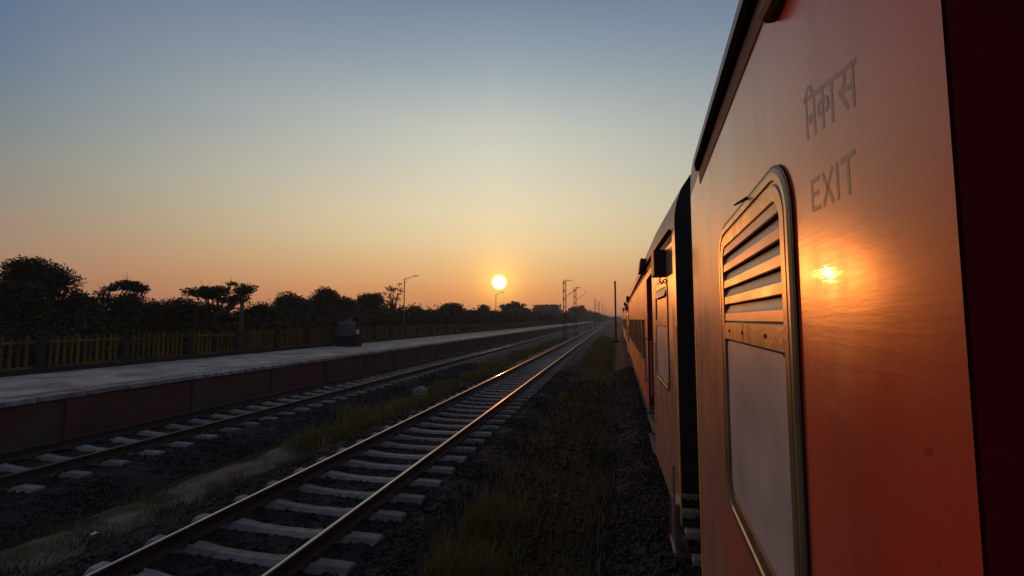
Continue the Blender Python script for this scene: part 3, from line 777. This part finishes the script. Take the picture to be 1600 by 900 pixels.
# ------------------------------------------------------------------ coaches
W = 1.62; ZB = .80; ZG = 3.41; ZLOW = .45
def coach(label, X, Y, phi, L, rear, front, detail=True, lettering=False, group='coaches of the red passenger train', open_front=False):
    """X, Y = where the left wall line's rear end stands; local origin on the centre line."""
    t = empty('passenger_coach', (X + W * math.cos(phi), Y - W * math.sin(phi), 0), -phi)
    tag(t, label, 'train coach', group)
    # rear / front: dict(len, drop, w0, w1) measured from the coach's end
    def wx(y):
        x = -W
        if y < rear['len']: x += rear['drop'] * (1 - y / rear['len'])
        if y > L - front['len']: x += front['drop'] * (1 - (L - y) / front['len'])
        return x
    def wall_cells(y0, y1, z0, z1, holes, name, m, side=-1, off=0.0):
        yb = sorted({y0, y1, *[h[0] for h in holes], *[h[1] for h in holes]}); zb = sorted({z0, z1, *[h[2] for h in holes], *[h[3] for h in holes]})
        mb = MB()
        for a, b in zip(yb[:-1], yb[1:]):
            for c, d in zip(zb[:-1], zb[1:]):
                if any(h[0] <= (a + b) / 2 <= h[1] and h[2] <= (c + d) / 2 <= h[3] for h in holes): continue
                pa, pb = (wx(a) - off, wx(b) - off) if side < 0 else (-wx(a) + off, -wx(b) + off)
                mb.add([(pa, a, c), (pb, b, c), (pb, b, d), (pa, a, d)], [(0, 1, 2, 3)])
        for h in holes:                        # reveals
            a, b, c, d = h; dep = .06 * (-side)
            pa, pb = (wx(a), wx(b)) if side < 0 else (-wx(a), -wx(b))
            q = [(pa, a, c), (pb, b, c), (pb, b, d), (pa, a, d)]; r = [(x + dep, y, z) for x, y, z in q]
            for i in range(4):
                j = (i + 1) % 4; mb.add([q[i], q[j], r[j], r[i]], [(0, 1, 2, 3)])
        o = mb.build(name, m, t)
        bm = bmesh.new(); bm.from_mesh(o.data); bmesh.ops.remove_doubles(bm, verts=bm.verts, dist=1e-4); bm.to_mesh(o.data); bm.free()
        return o
    DW = .80
    r0, f0 = rear['len'], L - front['len']
    spans = [(r0 + rear.get('dw', DW), f0 - front.get('dw', DW))]
    # main wall with its windows
    ma, mb_ = spans[0]
    n = 9; pitch = (mb_ - ma - .9) / n; wins = [(ma + .45 + i * pitch + .22, ma + .45 + (i + 1) * pitch - .22, 1.62, 2.52) for i in range(n)]
    wall_cells(ma, mb_, ZB, ZG, wins, 'side_wall', M['paint'])
    for (a, b, c, d) in wins:
        x = wx((a + b) / 2)
        fr = MB(); out = rrect(a - .03, b + .03, c - .03, d + .03, .09); inn = rrect(a + .035, b - .035, c + .035, d - .035, .07)
        k = len(out)
        vs = [(x - .012, p, q) for p, q in out] + [(x - .012, p, q) for p, q in inn] + [(x + .04, p, q) for p, q in inn] + [(x + .002, p, q) for p, q in out]
        fr.add(vs, [(i, (i + 1) % k, k + (i + 1) % k, k + i) for i in range(k)] + [(k + i, k + (i + 1) % k, 2 * k + (i + 1) % k, 2 * k + i) for i in range(k)] + [(3 * k + i, 3 * k + (i + 1) % k, (i + 1) % k, i) for i in range(k)])
        fo = fr.build('window_frame', M['frame'], t)
        MB().box(x + .03, x + .036, a, b, c, d).build('pane', M['glass'], fo)
    # end sections
    def end(sec, rearwards):
        ya, yb = (0, sec['len']) if rearwards else (L - sec['len'], L)
        e = (lambda s_: s_) if rearwards else (lambda s_: L - s_)       # s_ from the coach end
        w0, w1 = sorted((e(sec['w0']), e(sec['w1'])))
        zt, zb = sec.get('z1', 2.838), sec.get('z0', 1.72)
        zl = sec.get('zlow', ZLOW)
        hole = (w0 + .075, w1 - .075, zb + .05, zt)
        # end walls wear paint with the grazing sky reflection mixed into its colour
        we = e(sec['w1'] - .04)
        if rearwards:
            wall_cells(ya, yb, zl, ZG, [hole], 'end_side_wall', M['paint_end_sky'])
        else:
            wall_cells(ya, yb, zl, ZG, [hole], 'end_side_wall', M['paint_near'] if open_front else M['paint_end_sky'])
        # yellow corner stripe
        c0, c1 = sorted((e(.02), e(.11)))
        MB().add([(wx(c0) - .002, c0, zl + .01), (wx(c1) - .002, c1, zl + .01), (wx(c1) - .002, c1, 2.42), (wx(c0) - .002, c0, 2.42)], [(0, 1, 2, 3)]).build('corner_stripe', M['yellow'], t)
        if not detail: return
        # ---- toilet window: frame, louvre, screwed rail, opal panel
        sl = (wx(w1) - wx(w0)) / (w1 - w0)
        def px(y, o=0): return wx(w0) + sl * (y - w0) - o
        wn = MB(); r_ = .15
        out = rrect(w0, w1, zb - .04, zt + .05, r_, 8); mid = rrect(w0 + .03, w1 - .03, zb - .01, zt + .02, r_ - .03, 8); inn = rrect(w0 + .085, w1 - .085, zb + .045, zt - .035, r_ - .085, 8)
        k = len(out); rings = [(out, 0), (out, .007), (rrect(w0 + .012, w1 - .012, zb - .028, zt + .038, r_ - .012, 8), .012), (mid, .011), (rrect(w0 + .034, w1 - .034, zb - .006, zt + .016, r_ - .034, 8), .005),
                                (rrect(w0 + .04, w1 - .04, zb, zt + .01, r_ - .04, 8), .005), (rrect(w0 + .045, w1 - .045, zb + .005, zt + .005, r_ - .045, 8), .010), (inn, .008), (inn, -.05)]
        for ring, o in rings: wn.v += [(px(p, o), p, q) for p, q in ring]
        for a in range(len(rings) - 1):
            wn.f += [(a * k + i, a * k + (i + 1) % k, (a + 1) * k + (i + 1) % k, (a + 1) * k + i) for i in range(k)]; wn.mi += [0] * k
        wf = wn.build('toilet_window', M['frame'], t, smooth=False)
        gk = MB(); g0 = rrect(w0 - .008, w1 + .008, zb - .048, zt + .058, r_ + .008, 8)
        gk.v += [(px(p, .002), p, q) for p, q in g0] + [(px(p, .006), p, q) for p, q in g0] + [(px(p, .006), p, q) for p, q in out]
        for a in range(2): gk.f += [(a * k + i, a * k + (i + 1) % k, (a + 1) * k + (i + 1) % k, (a + 1) * k + i) for i in range(k)]; gk.mi += [0] * k
        gk.build('gasket', M['gasket'], wf)
        y0_, y1_ = w0 + .075, w1 - .075
        MB().add([(px(y0_, -.045), y0_, 2.44), (px(y1_, -.045), y1_, 2.44), (px(y1_, -.045), y1_, zt), (px(y0_, -.045), y0_, zt)], [(0, 1, 2, 3)]).build('louvre_backing', M['black'], wf)
        y0_, y1_ = w0 + .088, w1 - .088
        if sec.get('flap'):
            zs = 2.78
            MB().add([(px(y0_, -.008), y0_, 2.48), (px(y1_, -.008), y1_, 2.48), (px(y1_, -.008), y1_, zs), (px(y0_, -.008), y0_, zs)], [(0, 1, 2, 3)]).build('upper_panel', M['slat'], wf)
            fl = MB()
            for a, b in ((-.008, zt - .02), (.035, zs - .01)): fl.v += [(px(y0_, a), y0_, b), (px(y1_, a), y1_, b), (px(y1_, a - .012), y1_, b), (px(y0_, a - .012), y0_, b)]
            fl.f += [(0, 1, 2, 3), (4, 5, 6, 7), (0, 1, 5, 4), (1, 2, 6, 5), (2, 3, 7, 6), (3, 0, 4, 7)]; fl.mi += [0] * 6
            fl.build('flap', M['slat'], wf)
        for i in range(0 if sec.get('flap') else 5):
            zb_ = 2.482 + i * .0705; prof = [(.000, 0), (.005, .003), (.004, .032), (-.001, .040), (-.011, .066), (-.014, .066), (-.006, .038), (-.002, .026)]
            if i == 4: prof = [(o, min(z, .048)) for o, z in prof]
            sm = MB(); n_ = len(prof)
            sm.v += [(px(y0_, o), y0_, zb_ + z) for o, z in prof] + [(px(y1_, o), y1_, zb_ + z) for o, z in prof]
            fs = [(j, (j + 1) % n_, n_ + (j + 1) % n_, n_ + j) for j in range(n_)] + [tuple(range(n_)), tuple(range(n_, 2 * n_))]
            sm.f += fs; sm.mi += [0] * len(fs); sm.build('slat', M['slat'], wf)
        rl = MB()
        rl.v += [(px(y, o), y, z) for y in (y0_, y1_) for o, z in ((.000, 2.404), (.007, 2.408), (.007, 2.474), (.000, 2.480), (-.03, 2.48), (-.03, 2.404))]
        fs = [(j, (j + 1) % 6, 6 + (j + 1) % 6, 6 + j) for j in range(6)] + [tuple(range(6)), tuple(range(6, 12))]
        rl.f += fs; rl.mi += [0] * 8; ro = rl.build('cross_rail', M['frame'], wf)
        for u in (.12, .42, .8):
            y = e(sec['w0'] + .09) if False else (w1 - .1 - u * (w1 - w0 - .2) if rearwards is False else w0 + .1 + u * (w1 - w0 - .2))
            MB().tube((px(y, .006), y, 2.442), (px(y, .0105), y, 2.442), .008, .006, 10).build('screw', M['screw'], wf)
        pb = MB(); in2 = rrect(w0 + .096, w1 - .096, zb + .056, 2.400, .05, 6); k = len(in2)
        pb.v += [(px(p, .0), p, q) for p, q in in2] + [(px(p, -.03), p, q) for p, q in in2]
        pb.f += [tuple(range(k))] + [(i, (i + 1) % k, k + (i + 1) % k, k + i) for i in range(k)]; pb.mi += [0] * (k + 1)
        pb.build('lower_panel', M['opal'], wf)
        bk = MB(); in3 = rrect(w0 + .08, w1 - .08, zb + .04, 2.42, .06, 6)
        bk.v += [(px(p, -.028), p, q) for p, q in in3]; bk.f += [tuple(range(k))]; bk.mi += [0]; bk.build('panel_gap', M['black'], wf)
        # latch pin at the upper corner of the frame
        yl = e(sec['w0'] + .64)
        MB().tube((px(yl, .012), yl, zt + .045), (px(yl, .045), yl + (.03 if not rearwards else -.03), zt + .03), .006, .003, 6).build('latch', M['gasket'], wf)
    end(rear, True); end(front, False)
    # doors
    for side_sec, ya, yb in ((rear, r0, r0 + rear.get('dw', DW)), (front, f0 - front.get('dw', DW), f0)):
        isopen = open_front and side_sec is front
        x = -W
        MB().add([(x, ya, 3.22), (x, yb, 3.22), (x, yb, ZG), (x, ya, ZG)], [(0, 1, 2, 3)]).build('door_header', M['paint'], t)
        jb = MB()
        jb.box(x + .001, x + (1.1 if isopen else .12), yb + .0005, yb + .03, ZLOW, 3.22) if not isopen else None
        if isopen:
            mb2 = MB(); mb2.box(x + .006, x + 1.15, yb + .001, yb + .03, .95, 3.22).build('door_jamb', M['jamb'], t)
            MB().box(x + .0, x + 1.15, ya - .03, ya, .95, 3.24).build('door_jamb', M['jamb'], t)
            MB().box(x + .02, x + 3.2, ya - 1.5, yb + 1.5, 1.15, 1.25).build('vestibule_floor', M['under'], t)
        else:
            d = x + .10
            dl = MB().box(d, d + .04, ya + .02, yb - .02, .98, 3.2).build('door', M['jamb'], t)
            MB().box(d - .004, d, ya + .2, yb - .2, 2.1, 2.9).build('door_window', M['glass'], dl)
            MB().tube((d - .03, ya + .12, 1.9), (d - .03, ya + .12, 2.2), .012, n=8).build('handle', M['galv'], dl)
            for q in (ya, yb - .02): MB().box(x, d + .05, q, q + .02, .9, 3.22).build('door_jamb', M['jamb'], t)
        for q in (ya - .07, yb + .07):
            if isopen and q > yb: continue
            if not isopen: MB().tube((x - .04, q, 1.35), (x - .04, q, 2.15), .014, n=8).tube((x - .04, q, 1.37), (x + .02, q, 1.37), .012, n=6).tube((x - .04, q, 2.13), (x + .02, q, 2.13), .012, n=6).build('handrail', M['galv'], t)
        for z in (.42, .72):
            MB().box(x - .02, x + .2, ya + .08, yb - .08, z, z + .03).build('step', M['step'], t)
        for q in (ya + .06, yb - .08): MB().box(x + .02, x + .04, q, q + .02, .4, .98).build('step_hanger', M['step'], t)
    # far side, floor, ends, roof
    wall_cells(0, r0, ZB, ZG, [], 'far_side_wall', M['paint'], 1); wall_cells(r0, f0, ZB, ZG, [], 'far_side_wall', M['paint'], 1); wall_cells(f0, L, ZB, ZG, [], 'far_side_wall', M['paint'], 1)
    MB().box(-W + .25, W - .25, .02, L - .02, ZB - .05, ZB + .02).build('underframe', M['under'], t)
    rs = [(0, ZG), (0, ZG + .08), (.006, ZG + .17), (.03, ZG + .29), (.08, ZG + .43), (.17, ZG + .56), (.36, ZG + .66), (.72, ZG + .73), (1.15, ZG + .76), (W, ZG + .77)]
    ystn = [0, r0, f0, L]; mb = MB(); cols = []
    for y in ystn:
        x0 = wx(y); w = -x0; half = [(x0 + o * w / W, z) for o, z in rs]; full = half + [(-x, z) for x, z in half[-2::-1]]; cols.append([(x, y, z) for x, z in full])
    k = len(cols[0])
    for c in cols: mb.v += c
    for a in range(3):
        for i in range(k - 1): mb.f.append((a * k + i, a * k + i + 1, (a + 1) * k + i + 1, (a + 1) * k + i)); mb.mi.append(0)
    mb.build('roof', M['roof'], t, smooth=True)
    for y, s_ in ((.004, -1), (L - .004, 1)):
        x0 = wx(y); w = -x0
        prof = [(x0, .78)] + [(x0 + o * w / W, z) for o, z in rs]; full = prof + [(-x, z) for x, z in prof[::-1]][1:]
        m2 = MB(); m2.v = [(x, y, z) for x, z in full]; m2.f = [tuple(range(len(full)))]; m2.mi = [0]
        m2.build('end_wall', M['end_dark'], t)
        # vestibule bellows, buffers
        mb = MB()
        for j in range(5):
            q = y + s_ * (.05 + j * .11); mb.box(-.62, .62, min(q, q + s_ * .06), max(q, q + s_ * .06), 1.0, 3.25)
            mb.box(-.56, .56, min(q + s_ * .06, q + s_ * .11), max(q + s_ * .06, q + s_ * .11), 1.06, 3.19)
        mb.build('bellows', M['black'], t)
        for bx in (-.98, .98):
            MB().tube((bx, y, 1.1), (bx, y + s_ * .34, 1.1), .1, .09, 12).tube((bx, y + s_ * .34, 1.1), (bx, y + s_ * .39, 1.1), .22, .23, 18).build('buffer', M['under'], t)
        for hx in (-1.25,):
            MB().tube((hx, y + s_ * .05, .75), (hx, y + s_ * .1, .35), .02, n=6).tube((hx, y + s_ * .1, .35), (hx + .3, y + s_ * .25, .2), .02, n=6).build('brake_hose', M['under'], t)
    # gutter / cornice along the left side (starts a little in from each end)
    for sname, prof, m in (('cornice', [(0, ZG - .085), (.004, ZG - .083), (.006, ZG - .003), (0, ZG - .003)], 'gutter_band'),
                           ('gutter', [(0, ZG - .002), (.026, ZG + .0), (.032, ZG + .048), (.020, ZG + .052), (-.01, ZG + .03)], 'gutter')):
        ystn = [.22, r0, f0, L - .60]; mb = MB(); k = len(prof)
        for y in ystn: mb.v += [(wx(y) - o, y, z) for o, z in prof]
        for a in range(3):
            for i in range(k): mb.f.append((a * k + i, a * k + (i + 1) % k, (a + 1) * k + (i + 1) % k, (a + 1) * k + i)); mb.mi.append(0)
        mb.f += [tuple(range(k)), tuple(range(3 * k, 4 * k))]; mb.mi += [0, 0]
        mb.build(sname, M[m], t)
    # bogies
    for cy in (3.0, L - 3.0):
        b = MB()
        for s_ in (-1, 1):
            b.box(s_ * 1.12 - .06, s_ * 1.12 + .06, cy - 1.6, cy + 1.6, .45, .68); b.box(s_ * 1.12 - .12, s_ * 1.12 + .12, cy - 1.5, cy - 1.1, .3, .62); b.box(s_ * 1.12 - .12, s_ * 1.12 + .12, cy + 1.1, cy + 1.5, .3, .62)
            for q in (-.3, .3): b.tube((s_ * 1.15, cy + q, .35), (s_ * 1.15, cy + q, .75), .1, .1, 10)
        bo = b.build('bogie', M['under'], t)
        for q in (-1.3, 1.3):
            MB().tube((-.85, cy + q, .4575), (.85, cy + q, .4575), .07, n=8).tube((-.90, cy + q, .4575), (-.78, cy + q, .4575), .4575, n=28).tube((.78, cy + q, .4575), (.90, cy + q, .4575), .4575, n=28).build('wheelset', M['under'], bo)
    for (a, b2) in ((7.5, 9.6), (11, 12.2), (13.4, 14.4)):
        MB().box(-1.25, -.6, a, b2, .35, .82).build('equipment_box', M['under'], t, bevel=.02)
    return t, wx
a1 = R(4.2)
DIR1 = Vector((math.sin(a1), math.cos(a1), 0)); P_END = Vector((.33 * math.cos(a1), -.33 * math.sin(a1), 0)) + DIR1 * 3.47
phi1 = R(.3); drop1 = 2.863 * math.tan(a1 - phi1); L1 = 21.3
# front end of coach 1's wall is P_END: local (-W+drop, L) -> solve for the rear end of the wall line
d1 = Vector((math.sin(phi1), math.cos(phi1), 0)); n1 = Vector((math.cos(phi1), -math.sin(phi1), 0))
O1 = P_END - d1 * L1 - n1 * drop1
END_A = dict(len=2.863, drop=drop1, w0=1.275, w1=2.315, dw=.85)
c1, wx1 = coach('nearest red coach with louvred window and faded lettering, filling the right side', O1.x, O1.y, phi1, L1,
                dict(len=2.6, drop=.1, w0=.7, w1=1.9), END_A, open_front=True)
END_R = dict(len=2.40, drop=.058, w0=.62, w1=1.96, dw=1.35, z1=2.92, z0=1.70, flap=True)
GAP = (.570, 4.68)
c2, wx2 = coach('second red coach just beyond the dark gap, with boxes under its roof edge', GAP[0], GAP[1], .0115, 21.3, END_R, dict(len=2.4, drop=.08, w0=.7, w1=1.7))
c3, wx3 = coach('third red coach far along the train', GAP[0] + .0115 * 22.5 + .02, GAP[1] + 22.5, .013, 21.3, END_R, dict(len=2.4, drop=.08, w0=.7, w1=1.7))
c4, wx4 = coach('fourth red coach, small near the vanishing point', GAP[0] + .0115 * 22.5 + .02 + .3, GAP[1] + 45, .0145, 21.3, END_R, dict(len=2.4, drop=.08, w0=.7, w1=1.7), detail=False)
# side boxes of the coaches
def side_box(par, x, y, z, w, d, h, tilt=0, hose=True):
    mb = MB(); mb.box(-w, 0, 0, d, 0, h)
    o = mb.build('lamp_box', M['lamp_shell'], par, bevel=.012); o.location = (x, y, z); o.rotation_euler = (0, tilt, 0)
    if hose:
        m2 = MB(); pts = [(-w * .4, d * .3, 0), (-w * .45, d * .3, -.07), (-w * .25, d * .35, -.10), (0, d * .3, -.05)]
        for a, b in zip(pts[:-1], pts[1:]): m2.tube(a, b, .009, n=6)
        m2.build('cable', M['gasket'], o)
side_box(c2, wx2(.8) + .0, .72, 3.02, .135, .42, .30)
side_box(c2, -W, 3.75, 3.36, .13, .5, .26, R(8), False)
side_box(c2, -W, 17.2, 3.34, .13, .5, .28, 0)
side_box(c3, -W, 3.7, 3.4, .16, .5, .26, 0, False)
side_box(c3, wx3(.8), .72, 3.02, .14, .42, .30)
side_box(c3, -W, 17.2, 3.34, .16, .5, .28, 0)
# tail lamp under the roof edge of the nearest coach, above the window
yl = L1 - 2.863 + (1.10 - .607)
lb = MB(); lb.tube((0, .03, .01), (0, .0, .012), .03, .012, 12).tube((0, .03, .01), (0, .21, .01), .03, .03, 12).tube((0, .21, .01), (0, .24, .012), .03, .012, 12); o = lb.build('roof_lamp', M['lamp_shell'], c1, smooth=False); o.location = (wx1(yl) - .006, yl - .10, 3.262)
# step brackets / pipe group at the lower corner of coach 2
sb = MB(); xx = wx2(.3)
sb.box(xx - .05, xx + .02, .12, .42, .18, .62); sb.box(xx - .07, xx + .1, .08, .5, .12, .17)
sb.build('corner_step', M['step'], c2, bevel=.02)
MB().tube((xx - .05, .15, .62), (xx - .03, .3, .95), .012, n=6).tube((xx - .05, .46, .10), (xx - .05, .46, .6), .012, n=6).build('step_bar', M['step'], c2)

# lettering: strokes in a (u, v) frame on the wall; u runs along the text, v up
def strokes(name, lines, s_left, s_right, z0, z1, umax, vmax, wd, jitter=.0):
    mb = MB()
    def P(u, v, o=.0):
        k = u / umax; s = s_left + (s_right - s_left) * k; za = z0[0] + (z0[1] - z0[0]) * k; zb = z1[0] + (z1[1] - z1[0]) * k; z = za + (zb - za) * v / vmax
        y = L1 - 2.863 + (s - .607); return (wx1(y) - .0004 - o, y, z)
    for ln in lines:
        for i in range(len(ln) - 1):
            (u0, v0), (u1, v1) = ln[i], ln[i + 1]
            su = abs(s_right - s_left) / umax; sv = (z1[0] - z0[0]) / vmax
            dx, dy = (u1 - u0) * su, (v1 - v0) * sv; l = math.hypot(dx, dy) or 1; nx, ny = -dy / l * wd / 2 / su, dx / l * wd / 2 / sv
            ex, ey = (dx / l * wd * .35 / su, dy / l * wd * .35 / sv)
            mb.add([P(u0 - ex + nx, v0 - ey + ny, .00002 * i), P(u1 + ex + nx, v1 + ey + ny, .00002 * i), P(u1 + ex - nx, v1 + ey - ny, .00002 * i), P(u0 - ex - nx, v0 - ey - ny, .00002 * i)], [(0, 1, 2, 3)])
    return mb.build(name, M['letters'], c1)
def arc(cx, cy, rx, ry, a0, a1_, n=8): return [(cx + rx * math.cos(R(a0 + (a1_ - a0) * i / n)), cy + ry * math.sin(R(a0 + (a1_ - a0) * i / n))) for i in range(n + 1)]
HN = [[(0, 4), (10.4, 4)],                                                        # head line
      [(.5, 4), (.5, 0)], [(.5, 4)] + arc(1.25, 4.05, .75, 1.0, 180, 0)[1:] + [(2.0, 4)],  # short i mark
      [(2.4, 4), (2.4, 0)], [(2.4, 2.0), (1.5, 2.0)] + arc(1.38, 1.75, .22, .25, 90, 360, 6),   # na
      [(4.3, 4), (4.3, 0)], arc(3.8, 2.1, .5, .62, 0, 360, 10), [(4.3, 2.6)] + arc(4.85, 2.1, .5, .62, 140, -70, 8),    # ka
      [(6.2, 4), (6.2, 0)],                                                        # long a mark
      [(9.9, 4), (9.9, 0)], [(9.9, 2.0), (7.9, 2.0)], [(8.5, 4), (8.5, 2.9)] + [(8.2, 2.3), (7.5, 2.2)], [(7.6, 2.1), (8.9, .2)]]                      # sa
strokes('hindi_lettering', HN, 1.052, .818, (2.872, 2.838), (2.955, 2.908), 10.4, 4, .0105)
EX = [[(0, 0), (0, 4), (2, 4)], [(0, 2.1), (1.6, 2.1)], [(0, 0), (2, 0)], [(3, 0), (5.2, 4)], [(3, 4), (5.2, 0)], [(6.4, 0), (6.4, 4)], [(7.4, 4), (10, 4)], [(8.7, 4), (8.7, 0)]]
strokes('exit_lettering', EX, 1.03, .838, (2.714, 2.701), (2.772, 2.764), 10, 4, .0095)
# pale scratches in the paint right of the window, stuck flat on the wall
M['scratch'] = mat('bare_scratch', (.75, .50, .36), .4)
for ln in ([(0, 4), (1.2, 3.5), (2.0, 2.6), (2.9, 2.3)], [(4.2, 2.2), (5.6, 1.9)], [(1.4, 3.9), (2.2, 3.7)]):
    o = strokes('scratch', [ln], 1.13, 1.03, (2.335, 2.335), (2.375, 2.375), 6, 4, .0016); o.data.materials[0] = M['scratch']
for (a_s, b_s, z) in ((.98, .93, 2.475), (1.0, .965, 2.446), (.985, .90, 2.435), (1.02, .99, 2.463), (.955, .92, 2.415)):
    o = strokes('scratch', [[(0, 0), (3, .3), (6, .1)]], a_s, b_s, (z, z - .002), (z + .01, z + .008), 6, 4, .0009); o.data.materials[0] = M['scratch']

# ------------------------------------------------------------------ haze
mb = MB(); mb.box(-905, 905, -65, 2410, GZ - 1.2, 18)
hz = bpy.data.materials.new('haze'); hz.use_nodes = True; ht = hz.node_tree; ht.nodes.clear()
pv = ht.nodes.new('ShaderNodeVolumePrincipled'); pv.inputs['Color'].default_value = (.92, .88, .86, 1); pv.inputs['Density'].default_value = .0007
pv.inputs['Anisotropy'].default_value = .2
ho = ht.nodes.new('ShaderNodeOutputMaterial'); ht.links.new(pv.outputs[0], ho.inputs['Volume'])
hb = mb.build('haze', hz); tag(hb, 'thin evening haze over the railway', 'haze', kind='stuff')
hb.visible_shadow = True
